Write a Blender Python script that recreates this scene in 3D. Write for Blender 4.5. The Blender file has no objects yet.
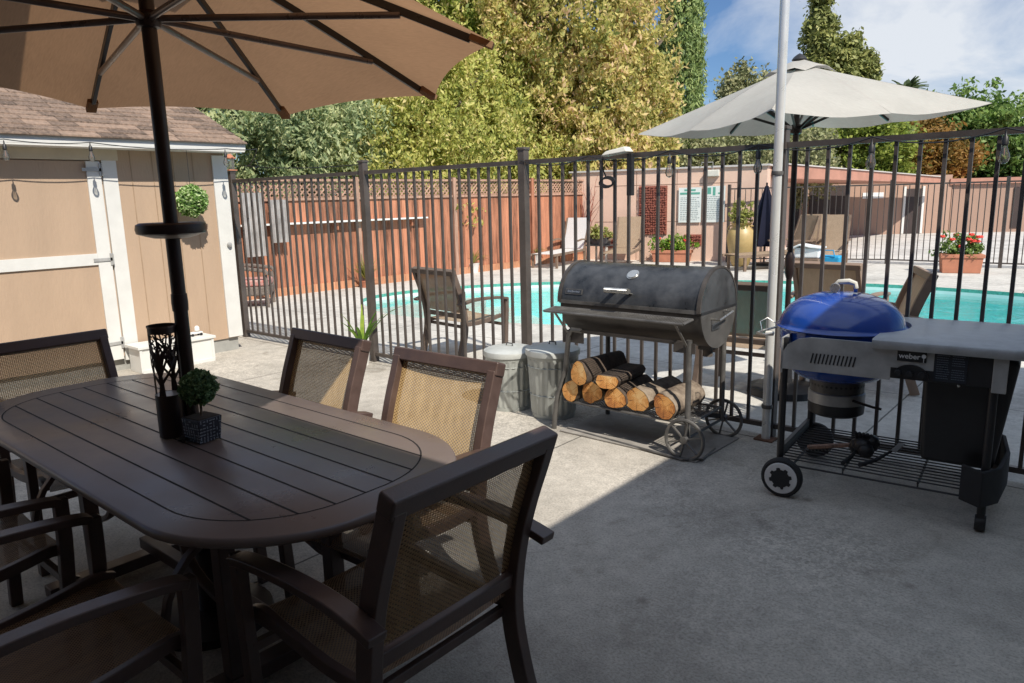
import bpy, bmesh, math, random
import numpy as np
from mathutils import Vector, Matrix
random.seed(7); rng = np.random.default_rng(11)
SC = bpy.context.scene
COL = SC.collection
PI = math.pi

# ------------------------------------------------------------------ materials
def newmat(name):
    m = bpy.data.materials.new(name); m.use_nodes = True
    nt = m.node_tree
    for n in list(nt.nodes): nt.nodes.remove(n)
    out = nt.nodes.new('ShaderNodeOutputMaterial')
    b = nt.nodes.new('ShaderNodeBsdfPrincipled')
    nt.links.new(b.outputs[0], out.inputs[0])
    return m, nt, b, out
def nd(nt, t, **kw):
    n = nt.nodes.new(t)
    for k, v in kw.items():
        if k in n.inputs: n.inputs[k].default_value = v
        else: setattr(n, k, v)
    return n
def ramp(nt, fac, stops):
    r = nt.nodes.new('ShaderNodeValToRGB'); e = r.color_ramp.elements
    while len(e) < len(stops): e.new(.5)
    for i, (p, c) in enumerate(stops):
        e[i].position = p; e[i].color = (*c, 1) if len(c) == 3 else c
    nt.links.new(fac, r.inputs[0]); return r
def sc_(c, k): return tuple(min(1, x*k) for x in c)
def mat(name, col, rough=.6, metal=0, var=.18, scale=6, bump=.0, bscale=40, col2=None, stretch=None, coat=0, spec=.5, detail=6):
    m, nt, b, out = newmat(name)
    tc = nd(nt, 'ShaderNodeTexCoord')
    src = tc.outputs['Object']
    if stretch:
        mp = nd(nt, 'ShaderNodeMapping'); mp.inputs['Scale'].default_value = stretch
        nt.links.new(src, mp.inputs[0]); src = mp.outputs[0]
    n = nd(nt, 'ShaderNodeTexNoise', Scale=scale, Detail=detail, Roughness=.62)
    nt.links.new(src, n.inputs['Vector'])
    r = ramp(nt, n.outputs[0], [(.3, sc_(col, 1-var)), (.7, col2 or sc_(col, 1+var))])
    nt.links.new(r.outputs[0], b.inputs['Base Color'])
    b.inputs['Roughness'].default_value = rough
    b.inputs['Metallic'].default_value = metal
    b.inputs['Specular IOR Level'].default_value = spec
    b.inputs['Coat Weight'].default_value = coat
    rr = ramp(nt, n.outputs[0], [(.3, (max(0, rough-.1),)*3), (.7, (min(1, rough+.1),)*3)])
    nt.links.new(rr.outputs[0], b.inputs['Roughness'])
    if bump:
        n2 = nd(nt, 'ShaderNodeTexNoise', Scale=bscale, Detail=4)
        nt.links.new(src, n2.inputs['Vector'])
        bp = nd(nt, 'ShaderNodeBump', Strength=bump, Distance=.01)
        nt.links.new(n2.outputs[0], bp.inputs['Height']); nt.links.new(bp.outputs[0], b.inputs['Normal'])
    return m
def math_(nt, op, a, b=None, c=None):
    n = nt.nodes.new('ShaderNodeMath'); n.operation = op
    for i, v in enumerate((a, b, c)):
        if v is None: continue
        if isinstance(v, (int, float)): n.inputs[i].default_value = v
        else: nt.links.new(v, n.inputs[i])
    return n.outputs[0]
def mixc(nt, fac, a, b, mode='MIX'):
    n = nt.nodes.new('ShaderNodeMix'); n.data_type = 'RGBA'; n.blend_type = mode
    for s, v in ((0, fac), (6, a), (7, b)):
        if isinstance(v, (int, float)): n.inputs[s].default_value = v
        elif isinstance(v, tuple): n.inputs[s].default_value = (*v, 1)
        else: nt.links.new(v, n.inputs[s])
    return n.outputs[2]

def concrete(name, col, joints_x=(), joints_y=(), speck=.5, bump=.35, grid=None):
    m, nt, b, out = newmat(name)
    tc = nd(nt, 'ShaderNodeTexCoord'); P = tc.outputs['Object']
    n1 = nd(nt, 'ShaderNodeTexNoise', Scale=.9, Detail=8, Roughness=.65); nt.links.new(P, n1.inputs['Vector'])
    n2 = nd(nt, 'ShaderNodeTexNoise', Scale=9, Detail=6, Roughness=.7); nt.links.new(P, n2.inputs['Vector'])
    n3 = nd(nt, 'ShaderNodeTexNoise', Scale=95, Detail=3, Roughness=.7); nt.links.new(P, n3.inputs['Vector'])
    vo = nd(nt, 'ShaderNodeTexVoronoi', Scale=150); nt.links.new(P, vo.inputs['Vector'])
    r1 = ramp(nt, n1.outputs[0], [(.28, sc_(col, .66)), (.5, col), (.70, sc_(col, 1.16))])
    r2 = ramp(nt, n2.outputs[0], [(.32, (.8, .79, .78)), (.65, (1.08, 1.07, 1.06))])
    c = mixc(nt, 1.0, r1.outputs[0], r2.outputs[0], 'MULTIPLY')
    r3 = ramp(nt, n3.outputs[0], [(.34, (1-speck,)*3), (.5, (1, 1, 1)), (.68, (1+speck*.5,)*3)])
    c = mixc(nt, 1.0, c, r3.outputs[0], 'MULTIPLY')
    # stains
    n4 = nd(nt, 'ShaderNodeTexNoise', Scale=2.3, Detail=5, Distortion=1.2); nt.links.new(P, n4.inputs['Vector'])
    r4 = ramp(nt, n4.outputs[0], [(.60, (1, 1, 1)), (.74, (.72, .7, .68))])
    c = mixc(nt, 1.0, c, r4.outputs[0], 'MULTIPLY')
    # aggregate flecks where the surface has worn
    n6 = nd(nt, 'ShaderNodeTexNoise', Scale=.7, Detail=4); mp6 = nd(nt, 'ShaderNodeMapping'); mp6.inputs['Location'].default_value = (3.1, 7.7, 0); nt.links.new(P, mp6.inputs[0]); nt.links.new(mp6.outputs[0], n6.inputs['Vector'])
    v6 = nd(nt, 'ShaderNodeTexVoronoi', Scale=70); nt.links.new(P, v6.inputs['Vector'])
    wear = ramp(nt, n6.outputs[0], [(.42, (0, 0, 0)), (.62, (speck*1.3,)*3)])
    fl6 = ramp(nt, v6.outputs['Color'], [(.25, (.5, .5, .5)), (.5, (1, 1, 1)), (.85, (1.5, 1.5, 1.48))])
    c = mixc(nt, wear.outputs[0], c, mixc(nt, 1.0, c, fl6.outputs[0], 'MULTIPLY'))
    # fine cracks and small dark spots
    v7 = nd(nt, 'ShaderNodeTexVoronoi', Scale=.42); v7.feature = 'DISTANCE_TO_EDGE'
    wob7 = nt.nodes.new('ShaderNodeVectorMath'); wob7.operation = 'MULTIPLY_ADD'; nt.links.new(n2.outputs['Color'], wob7.inputs[0]); wob7.inputs[1].default_value = (.16, .16, 0); nt.links.new(P, wob7.inputs[2]); nt.links.new(wob7.outputs[0], v7.inputs['Vector'])
    crk = ramp(nt, v7.outputs['Distance'], [(.0, (.68, .67, .66)), (.003, (1, 1, 1))])
    c = mixc(nt, min(1, speck*1.6), c, mixc(nt, 1.0, c, crk.outputs[0], 'MULTIPLY'))
    v8 = nd(nt, 'ShaderNodeTexVoronoi', Scale=2.6); nt.links.new(P, v8.inputs['Vector'])
    sp8 = ramp(nt, v8.outputs['Distance'], [(.03, (.5, .48, .46)), (.09, (1, 1, 1))])
    c = mixc(nt, .7, c, mixc(nt, 1.0, c, sp8.outputs[0], 'MULTIPLY'))
    sx = nd(nt, 'ShaderNodeSeparateXYZ'); nt.links.new(P, sx.inputs[0])
    g = None
    for ax, js in ((0, joints_x), (1, joints_y)):
        for j in js:
            wob = math_(nt, 'MULTIPLY_ADD', n2.outputs[0], .012, j-.006)
            d = math_(nt, 'ABSOLUTE', math_(nt, 'SUBTRACT', sx.outputs[ax], wob))
            l = math_(nt, 'LESS_THAN', d, .006)
            g = l if g is None else math_(nt, 'MAXIMUM', g, l)
    if g is not None:
        c = mixc(nt, g, c, sc_(col, .28))
    nt.links.new(c, b.inputs['Base Color'])
    b.inputs['Roughness'].default_value = .85
    b.inputs['Specular IOR Level'].default_value = .3
    h = math_(nt, 'ADD', math_(nt, 'MULTIPLY', n3.outputs[0], .6), math_(nt, 'MULTIPLY', vo.outputs[0], .5))
    if g is not None: h = math_(nt, 'SUBTRACT', h, math_(nt, 'MULTIPLY', g, 1.5))
    bp = nd(nt, 'ShaderNodeBump', Strength=bump, Distance=.006)
    nt.links.new(h, bp.inputs['Height']); nt.links.new(bp.outputs[0], b.inputs['Normal'])
    return m

def sling(name, c1, c2, pitch=.011, hole=.35, back=(.4, .36, .34)):
    """woven see-through sling cloth: object x across, z/y along"""
    m, nt, b, out = newmat(name)
    tc = nd(nt, 'ShaderNodeTexCoord'); P = tc.outputs['Object']
    sx = nd(nt, 'ShaderNodeSeparateXYZ'); nt.links.new(P, sx.inputs[0])
    yz = math_(nt, 'ADD', sx.outputs[1], sx.outputs[2])
    k = 2*PI/pitch
    a = math_(nt, 'SINE', math_(nt, 'MULTIPLY', sx.outputs[0], k))
    q = math_(nt, 'SINE', math_(nt, 'MULTIPLY', math_(nt, 'SUBTRACT', sx.outputs[2], sx.outputs[1]), k))
    pr = math_(nt, 'MULTIPLY', a, q)
    n = nd(nt, 'ShaderNodeTexNoise', Scale=18, Detail=4); 
    mp = nd(nt, 'ShaderNodeMapping'); mp.inputs['Scale'].default_value = (2.2, .7, .7); nt.links.new(P, mp.inputs[0]); nt.links.new(mp.outputs[0], n.inputs['Vector'])
    f = math_(nt, 'ADD', math_(nt, 'MULTIPLY', pr, .42), math_(nt, 'MULTIPLY', n.outputs[0], .45))
    f = math_(nt, 'ADD', f, .22)
    r = ramp(nt, f, [(.2, c1), (.75, c2)])
    b.inputs['Roughness'].default_value = .7
    tr = nd(nt, 'ShaderNodeBsdfTranslucent'); nt.links.new(r.outputs[0], tr.inputs[0])
    bk = nd(nt, 'ShaderNodeNewGeometry')
    nt.links.new(mixc(nt, bk.outputs['Backfacing'], r.outputs[0], mixc(nt, 1.0, r.outputs[0], back, 'MULTIPLY')), b.inputs['Base Color'])
    mx0 = nd(nt, 'ShaderNodeMixShader', Fac=.07)
    nt.links.new(b.outputs[0], mx0.inputs[1]); nt.links.new(tr.outputs[0], mx0.inputs[2])
    tp = nd(nt, 'ShaderNodeBsdfTransparent')
    mx = nd(nt, 'ShaderNodeMixShader')
    h = math_(nt, 'MULTIPLY', math_(nt, 'GREATER_THAN', math_(nt, 'ABSOLUTE', pr), .42), hole*1.9)
    nt.links.new(h, mx.inputs[0]); nt.links.new(mx0.outputs[0], mx.inputs[1]); nt.links.new(tp.outputs[0], mx.inputs[2])
    nt.links.new(mx.outputs[0], out.inputs[0])
    return m

def canvas(name, col, trans=.35, weave=True):
    m, nt, b, out = newmat(name)
    tc = nd(nt, 'ShaderNodeTexCoord'); P = tc.outputs['Object']
    n = nd(nt, 'ShaderNodeTexNoise', Scale=3, Detail=6); nt.links.new(P, n.inputs['Vector'])
    mp = nd(nt, 'ShaderNodeMapping'); mp.inputs['Scale'].default_value = (9, 60, 9); mp.inputs['Rotation'].default_value = (0, 0, .7); nt.links.new(P, mp.inputs[0])
    n2 = nd(nt, 'ShaderNodeTexNoise', Scale=3, Detail=5); nt.links.new(mp.outputs[0], n2.inputs['Vector'])
    f = math_(nt, 'ADD', math_(nt, 'MULTIPLY', n.outputs[0], .5), math_(nt, 'MULTIPLY', n2.outputs[0], .5))
    r = ramp(nt, f, [(.3, sc_(col, .84)), (.7, sc_(col, 1.12))])
    nt.links.new(r.outputs[0], b.inputs['Base Color']); b.inputs['Roughness'].default_value = .9; b.inputs['Specular IOR Level'].default_value = .2
    bp = nd(nt, 'ShaderNodeBump', Strength=.15, Distance=.004); nt.links.new(n2.outputs[0], bp.inputs['Height']); nt.links.new(bp.outputs[0], b.inputs['Normal'])
    tr = nd(nt, 'ShaderNodeBsdfTranslucent'); nt.links.new(r.outputs[0], tr.inputs[0])
    mx = nd(nt, 'ShaderNodeMixShader', Fac=trans)
    nt.links.new(b.outputs[0], mx.inputs[1]); nt.links.new(tr.outputs[0], mx.inputs[2]); nt.links.new(mx.outputs[0], out.inputs[0])
    return m

def leafmat(name, cols, nscale=1.2, trans=.35):
    m, nt, b, out = newmat(name)
    tc = nd(nt, 'ShaderNodeTexCoord'); P = tc.outputs['Object']
    n = nd(nt, 'ShaderNodeTexNoise', Scale=nscale, Detail=4, Roughness=.6); nt.links.new(P, n.inputs['Vector'])
    g = nd(nt, 'ShaderNodeNewGeometry')
    f = math_(nt, 'ADD', math_(nt, 'MULTIPLY', n.outputs[0], .75), math_(nt, 'MULTIPLY', g.outputs['Random Per Island'], .42))
    k = len(cols)
    r = ramp(nt, math_(nt, 'SUBTRACT', f, .08), [(.25+.5*i/(k-1), c) for i, c in enumerate(cols)])
    nt.links.new(r.outputs[0], b.inputs['Base Color']); b.inputs['Roughness'].default_value = .55; b.inputs['Specular IOR Level'].default_value = .35
    tr = nd(nt, 'ShaderNodeBsdfTranslucent'); nt.links.new(r.outputs[0], tr.inputs[0])
    mx = nd(nt, 'ShaderNodeMixShader', Fac=trans)
    nt.links.new(b.outputs[0], mx.inputs[1]); nt.links.new(tr.outputs[0], mx.inputs[2]); nt.links.new(mx.outputs[0], out.inputs[0])
    return m

def woodfence_mat(name, col):
    m, nt, b, out = newmat(name)
    tc = nd(nt, 'ShaderNodeTexCoord'); P = tc.outputs['Object']
    g = nd(nt, 'ShaderNodeNewGeometry')
    mp = nd(nt, 'ShaderNodeMapping'); mp.inputs['Scale'].default_value = (22, 22, 1.5); nt.links.new(P, mp.inputs[0])
    n = nd(nt, 'ShaderNodeTexNoise', Scale=1.6, Detail=7, Roughness=.7); nt.links.new(mp.outputs[0], n.inputs['Vector'])
    n2 = nd(nt, 'ShaderNodeTexNoise', Scale=1.1, Detail=3); nt.links.new(P, n2.inputs['Vector'])
    f = math_(nt, 'ADD', math_(nt, 'MULTIPLY', n.outputs[0], .9), math_(nt, 'MULTIPLY', g.outputs['Random Per Island'], .28))
    f = math_(nt, 'ADD', f, math_(nt, 'MULTIPLY', n2.outputs[0], .35))
    r = ramp(nt, math_(nt, 'SUBTRACT', f, .24), [(.3, sc_(col, .35)), (.5, col), (.72, sc_(col, 1.6))])
    nt.links.new(r.outputs[0], b.inputs['Base Color']); b.inputs['Roughness'].default_value = .8
    bp = nd(nt, 'ShaderNodeBump', Strength=.3, Distance=.006); nt.links.new(n.outputs[0], bp.inputs['Height']); nt.links.new(bp.outputs[0], b.inputs['Normal'])
    return m

M = {}
M['patio'] = concrete('patio_concrete', (.48, .45, .40), joints_x=(2.1, 5.45, 9.1), joints_y=(-.07,), speck=.28, bump=.45)
M['deck'] = concrete('deck_concrete', (.56, .55, .52), joints_x=(1.2, 3.9, 6.9, 9.6), joints_y=(1.55, 9.6), speck=.12, bump=.12)
M['lot'] = concrete('parking_asphalt', (.58, .57, .55), joints_x=(), joints_y=(17,), speck=.2, bump=.15)
M['ground'] = mat('dry_ground', (.26, .22, .16), .95, var=.3, scale=2)
M['chairframe'] = mat('bronze_powder_coat', (.09, .058, .05), .38, var=.25, scale=9, bump=.05, bscale=160, spec=.6)
M['tabletop'] = mat('table_powder_coat', (.17, .135, .125), .33, var=.05, scale=3, bump=0, bscale=260, spec=.6)
M['groove'] = mat('table_groove', (.012, .01, .01), .8, var=.1)
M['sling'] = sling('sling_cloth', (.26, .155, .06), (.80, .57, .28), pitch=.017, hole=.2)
M['slingseat'] = sling('shaded_sling_seat_cloth', (.10, .06, .035), (.34, .22, .125), hole=.15)  # darker copy of the sling cloth, shade on the seats put into colour
M['slinglight'] = sling('faded_sling_cloth', (.24, .17, .11), (.48, .36, .25), pitch=.014, hole=.06, back=(.95, .9, .85))
M['slingcool'] = sling('white_sling_cloth', (.6, .62, .62), (.8, .8, .8), pitch=.02, hole=.1, back=(.9, .9, .9))
M['pole'] = mat('umbrella_pole_paint', (.028, .018, .018), .38, var=.2, scale=7)
M['rib'] = mat('umbrella_rib_paint', (.020, .016, .016), .35, var=.2, scale=12)
M['strut'] = mat('umbrella_strut_metal', (.15, .12, .11), .32, metal=.4, var=.2, scale=12)
M['brown_canvas'] = canvas('brown_canvas', (.41, .24, .135), .42)
M['white_canvas'] = canvas('weathered_white_canvas', (.50, .485, .45), .22)
M['navy'] = canvas('navy_canvas', (.012, .014, .03), .05)
M['fence'] = mat('fence_paint', (.075, .062, .055), .42, var=.3, scale=5, bump=.1, bscale=90, spec=.6)
M['shed'] = mat('shed_siding_paint', (.435, .315, .222), .8, var=.08, scale=3, bump=.3, bscale=60, stretch=(1, 1, .25))
M['trim'] = mat('white_trim_paint', (.66, .66, .635), .6, var=.06, scale=5, bump=.08, bscale=60)
M['found'] = mat('grey_footing', (.33, .33, .31), .9, var=.2, scale=8)
M['pink'] = mat('pink_stucco', (.74, .52, .41), .9, var=.08, scale=2, bump=.4, bscale=120)
M['roofedge'] = mat('roof_edge_metal', (.55, .52, .5), .6, var=.1)
M['fascia'] = mat('brown_fascia', (.44, .22, .16), .7, var=.15, scale=3)
M['tanwall'] = mat('tan_stucco', (.38, .25, .19), .9, var=.08, scale=1, bump=.3, bscale=80)
M['dark'] = mat('dark_opening_shade', (.045, .03, .028), .7, var=.3, scale=3)  # near-black colour stands in for the shade inside openings
M['rust'] = mat('rust_red_block', (.30, .10, .07), .85, var=.35, scale=14, bump=.9, bscale=50)
M['redwood'] = woodfence_mat('stained_fence_wood', (.36, .15, .085))
M['fencebase'] = woodfence_mat('fence_base_wood', (.42, .20, .11))
M['greywood'] = woodfence_mat('weathered_lattice_wood', (.36, .215, .155))
M['zinc'] = mat('galvanised_panel', (.5, .48, .47), .45, metal=.3, var=.25, scale=4, bump=.05)
M['can'] = mat('galvanised_can', (.42, .44, .42), .45, metal=.35, var=.2, scale=7, bump=.06)
M['canlid'] = mat('galvanised_lid', (.56, .58, .56), .5, metal=.3, var=.15, scale=7)
M['smoker'] = mat('smoker_black_paint', (.014, .017, .022), .34, var=.5, scale=6.5, col2=(.078, .082, .09), bump=.08, bscale=120, spec=.6)  # mottled paint; paler blotches also imitate reflections on the lid
M['smokerbody'] = mat('smoker_body_paint', (.06, .052, .047), .5, var=.4, scale=9, bump=.08)
M['smokercap'] = mat('smoker_faded_steel', (.085, .08, .075), .45, metal=.2, var=.3, scale=8, col2=(.13, .125, .12))
M['smokerleg'] = mat('smoker_grey_steel', (.13, .125, .12), .45, metal=.35, var=.35, scale=12)
M['chrome'] = mat('bright_metal', (.62, .61, .58), .28, metal=.85, var=.12, scale=20)
M['bark'] = mat('bark', (.15, .10, .07), .95, var=.55, scale=14, bump=.9, bscale=40, col2=(.32, .26, .2))
M['darkbark'] = mat('dark_bark', (.075, .055, .042), .95, var=.5, scale=18, bump=.9, bscale=50)
M['kettle'] = mat('cobalt_enamel', (.010, .060, .34), .2, var=.12, scale=3, coat=.6, spec=.6)
M['steel'] = mat('cart_grey_steel', (.42, .42, .41), .42, metal=.25, var=.2, scale=10)
M['counter'] = mat('grey_plastic_counter', (.42, .43, .44), .42, var=.18, scale=12, bump=.15, bscale=200)
M['black'] = mat('black_plastic', (.018, .018, .02), .45, var=.3, scale=10)
M['rubber'] = mat('tyre_rubber', (.022, .022, .024), .8, var=.3, scale=20)
M['hubgrey'] = mat('hub_light_plastic', (.7, .7, .7), .5, var=.1)
M['bone'] = mat('bone_plastic', (.66, .64, .57), .5, var=.08)
M['silverpole'] = mat('silver_pole', (.78, .78, .75), .32, metal=.4, var=.03, scale=6)
M['terracotta'] = mat('terracotta', (.48, .20, .12), .85, var=.15, scale=6)
M['yellowglaze'] = mat('yellow_glaze', (.46, .34, .15), .4, var=.15, scale=4)
M['whitepot'] = mat('white_pot', (.75, .74, .71), .6, var=.08)
M['soil'] = mat('soil', (.05, .035, .025), 1, var=.4, scale=40)
M['signwhite'] = mat('sign_white', (.72, .78, .76), .5, var=.05)
M['signgreen'] = mat('sign_green', (.12, .38, .30), .5, var=.05)
M['signink'] = mat('sign_ink', (.28, .33, .34), .6, var=.1)
M['letter'] = mat('letter_white', (.7, .7, .7), .5, var=.05)
M['labelblue'] = mat('label_print', (.16, .19, .23), .5, var=.1)
M['cushion'] = mat('floral_cushion', (.62, .5, .45), .9, var=.3, scale=22, col2=(.5, .14, .12))
M['wicker'] = mat('grey_wicker', (.17, .14, .12), .8, var=.4, scale=60, bump=.8, bscale=120)
M['blue'] = mat('blue_plastic', (.02, .30, .55), .5, var=.1)
M['cyanbook'] = mat('white_plastic', (.72, .74, .75), .5, var=.08)
M['slat'] = mat('lounger_wood', (.20, .14, .10), .75, var=.3, scale=10)
M['potpat'] = mat('dark_pot', (.035, .04, .055), .5, var=.4, scale=30)
M['potline'] = mat('pot_pattern_silver', (.30, .33, .38), .4, metal=.3, var=.2, scale=30)
M['leaf_top'] = leafmat('topiary_leaf', [(.05, .11, .05), (.13, .24, .10), (.28, .42, .2)], 20, .2)
M['leaf_box'] = leafmat('hanging_ball_leaf', [(.05, .13, .02), (.20, .38, .07), (.75, .85, .5)], 25, .3)
M['leaf_vine'] = leafmat('vine_leaf', [(.15, .19, .045), (.43, .46, .11), (.68, .66, .20), (.80, .66, .32)], 1.1, .45)
M['leaf_brown'] = leafmat('autumn_vine_leaf', [(.17, .21, .055), (.48, .46, .13), (.72, .62, .24), (.80, .56, .36)], .8, .45)
M['leaf_ever'] = leafmat('evergreen_leaf', [(.10, .16, .085), (.30, .38, .19), (.52, .57, .30), (.68, .70, .38)], 1.4, .45)
M['leaf_cyp'] = leafmat('cypress_leaf', [(.10, .16, .06), (.26, .36, .12), (.46, .52, .20)], 1.6, .25)
M['leaf_olive'] = leafmat('olive_leaf', [(.13, .15, .075), (.30, .32, .15), (.50, .47, .27)], .9, .3)
M['leaf_green'] = leafmat('green_leaf', [(.07, .13, .04), (.18, .30, .07), (.34, .44, .14)], .8, .4)
M['leaf_lime'] = leafmat('lime_leaf', [(.10, .15, .03), (.27, .35, .06), (.48, .52, .13)], .8, .45)
M['leaf_orange'] = leafmat('autumn_leaf', [(.10, .09, .02), (.28, .17, .04), (.45, .24, .07)], .9, .4)
M['leaf_pine'] = leafmat('pine_leaf', [(.10, .13, .04), (.28, .31, .10), (.48, .47, .17)], 1.0, .3)
M['leaf_bright'] = leafmat('bright_plant_leaf', [(.05, .14, .015), (.16, .32, .03), (.4, .5, .08)], 9, .4)
M['leaf_yel'] = leafmat('yellow_plant_leaf', [(.12, .14, .03), (.32, .34, .08), (.5, .5, .2)], 9, .4)
M['petal'] = mat('red_petal', (.65, .06, .04), .7, var=.3, scale=30)
M['palm'] = leafmat('palm_leaf', [(.05, .08, .03), (.12, .16, .06)], 3, .3)
M['palmskirt'] = mat('palm_skirt', (.16, .14, .15), .9, var=.5, scale=4)
M['plaster'] = mat('pool_plaster', (.72, .80, .78), .7, var=.06, scale=3)
M['tile'] = mat('pool_tile', (.10, .36, .29), .3, var=.25, scale=30)
M['coping'] = mat('coping', (.58, .56, .52), .8, var=.1, scale=5, bump=.2)
M['white_light'] = mat('frosted_lamp', (.5, .48, .44), .4, var=.05)
M['glass'] = None
def glassmat(name, col=(1, 1, 1), rough=.02, milky=0):
    m, nt, b, out = newmat(name)
    g = nd(nt, 'ShaderNodeBsdfGlossy'); g.inputs['Roughness'].default_value = rough
    t = nd(nt, 'ShaderNodeBsdfTransparent'); t.inputs[0].default_value = (*col, 1)
    fr = nd(nt, 'ShaderNodeFresnel', IOR=1.45)
    mx = nd(nt, 'ShaderNodeMixShader'); nt.links.new(math_(nt, 'ADD', fr.outputs[0], .06), mx.inputs[0])
    nt.links.new(t.outputs[0], mx.inputs[1]); nt.links.new(g.outputs[0], mx.inputs[2]); nt.links.new(mx.outputs[0], out.inputs[0])
    if milky:
        df = nd(nt, 'ShaderNodeBsdfDiffuse'); df.inputs[0].default_value = (.8, .78, .72, 1); m2 = nd(nt, 'ShaderNodeMixShader', Fac=milky)
        nt.links.new(mx.outputs[0], m2.inputs[1]); nt.links.new(df.outputs[0], m2.inputs[2]); nt.links.new(m2.outputs[0], out.inputs[0])
    return m
M['glass'] = glassmat('bulb_glass', (.85, .84, .8), milky=.06)
def watermat():
    m, nt, b, out = newmat('pool_water')
    tc = nd(nt, 'ShaderNodeTexCoord')
    n = nd(nt, 'ShaderNodeTexNoise', Scale=3.2, Detail=4, Distortion=.9); nt.links.new(tc.outputs['Object'], n.inputs['Vector'])
    bp = nd(nt, 'ShaderNodeBump', Strength=.4, Distance=.03); nt.links.new(n.outputs[0], bp.inputs['Height'])
    g = nd(nt, 'ShaderNodeBsdfGlossy'); g.inputs['Roughness'].default_value = .02
    rf = nd(nt, 'ShaderNodeBsdfTransparent'); rf.inputs[0].default_value = (.80, 1, 1, 1)
    fr = nd(nt, 'ShaderNodeFresnel', IOR=1.33)
    for q in (g, fr): nt.links.new(bp.outputs[0], q.inputs['Normal'])
    mx = nd(nt, 'ShaderNodeMixShader'); nt.links.new(fr.outputs[0], mx.inputs[0])
    nt.links.new(rf.outputs[0], mx.inputs[1]); nt.links.new(g.outputs[0], mx.inputs[2]); nt.links.new(mx.outputs[0], out.inputs[0])
    va = nd(nt, 'ShaderNodeVolumeAbsorption'); va.inputs['Color'].default_value = (.12, .78, .78, 1); va.inputs['Density'].default_value = .55
    return m
M['water'] = watermat()
def poolplaster():
    m, nt, b, out = newmat('pool_floor_plaster')
    tc = nd(nt, 'ShaderNodeTexCoord'); P = tc.outputs['Object']
    w = nd(nt, 'ShaderNodeTexNoise', Scale=2.5, Detail=2); nt.links.new(P, w.inputs['Vector'])
    r = ramp(nt, w.outputs[0], [(.35, (.26, .82, .86)), (.65, (.36, .92, .94))])
    nt.links.new(r.outputs[0], b.inputs['Base Color']); b.inputs['Roughness'].default_value = .8
    return m
M['poolfloor'] = poolplaster()
def shingles():
    m, nt, b, out = newmat('brown_shingles')
    tc = nd(nt, 'ShaderNodeTexCoord'); P = tc.outputs['UV']
    br = nd(nt, 'ShaderNodeTexBrick', Scale=1.0); br.inputs['Brick Width'].default_value = .30; br.inputs['Row Height'].default_value = .125
    br.inputs['Mortar Size'].default_value = .006; br.inputs['Color1'].default_value = (.27, .165, .125, 1); br.inputs['Color2'].default_value = (.17, .105, .08, 1); br.inputs['Mortar'].default_value = (.045, .03, .025, 1)
    br.offset = .37
    nt.links.new(P, br.inputs['Vector'])
    n = nd(nt, 'ShaderNodeTexNoise', Scale=120, Detail=3); nt.links.new(P, n.inputs['Vector'])
    r = ramp(nt, n.outputs[0], [(.3, (.7, .7, .7)), (.7, (1.35, 1.3, 1.3))])
    c = mixc(nt, 1.0, br.outputs[0], r.outputs[0], 'MULTIPLY')
    nt.links.new(c, b.inputs['Base Color']); b.inputs['Roughness'].default_value = .95
    bp = nd(nt, 'ShaderNodeBump', Strength=.6, Distance=.01); nt.links.new(br.outputs['Fac'], bp.inputs['Height']); bp.invert = True; nt.links.new(bp.outputs[0], b.inputs['Normal'])
    return m
M['shingles'] = shingles()
def logend():
    m, nt, b, out = newmat('cut_log_end')
    tc = nd(nt, 'ShaderNodeTexCoord'); P = tc.outputs['Object']
    n = nd(nt, 'ShaderNodeTexNoise', Scale=9, Detail=5); nt.links.new(P, n.inputs['Vector'])
    w = nd(nt, 'ShaderNodeTexNoise', Scale=60, Detail=3); nt.links.new(P, w.inputs['Vector'])
    sx = nd(nt, 'ShaderNodeSeparateXYZ'); nt.links.new(P, sx.inputs[0])
    rad_ = math_(nt, 'SQRT', math_(nt, 'ADD', math_(nt, 'POWER', sx.outputs[0], 2), math_(nt, 'POWER', sx.outputs[2], 2)))
    rad_ = math_(nt, 'ADD', rad_, math_(nt, 'MULTIPLY', n.outputs[0], .03))
    rg = math_(nt, 'MULTIPLY', math_(nt, 'SINE', math_(nt, 'MULTIPLY', rad_, 620)), .07)
    an_ = math_(nt, 'ARCTAN2', sx.outputs[2], sx.outputs[0])
    ck = math_(nt, 'MULTIPLY', math_(nt, 'GREATER_THAN', math_(nt, 'SINE', math_(nt, 'ADD', math_(nt, 'MULTIPLY', an_, 5), math_(nt, 'MULTIPLY', n.outputs[0], 9))), .985), -.25)
    f = math_(nt, 'ADD', math_(nt, 'ADD', math_(nt, 'ADD', math_(nt, 'MULTIPLY', n.outputs[0], .8), math_(nt, 'MULTIPLY', w.outputs[0], .25)), rg), ck)
    oi_ = nt.nodes.new('ShaderNodeObjectInfo'); f = math_(nt, 'ADD', f, math_(nt, 'MULTIPLY_ADD', oi_.outputs['Random'], .16, -.09))
    r = ramp(nt, f, [(.2, (.12, .05, .02)), (.35, (.42, .15, .045)), (.52, (.75, .36, .10)), (.70, (.85, .58, .27))])
    nt.links.new(r.outputs[0], b.inputs['Base Color']); b.inputs['Roughness'].default_value = .85
    return m
M['logend'] = logend()

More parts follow.
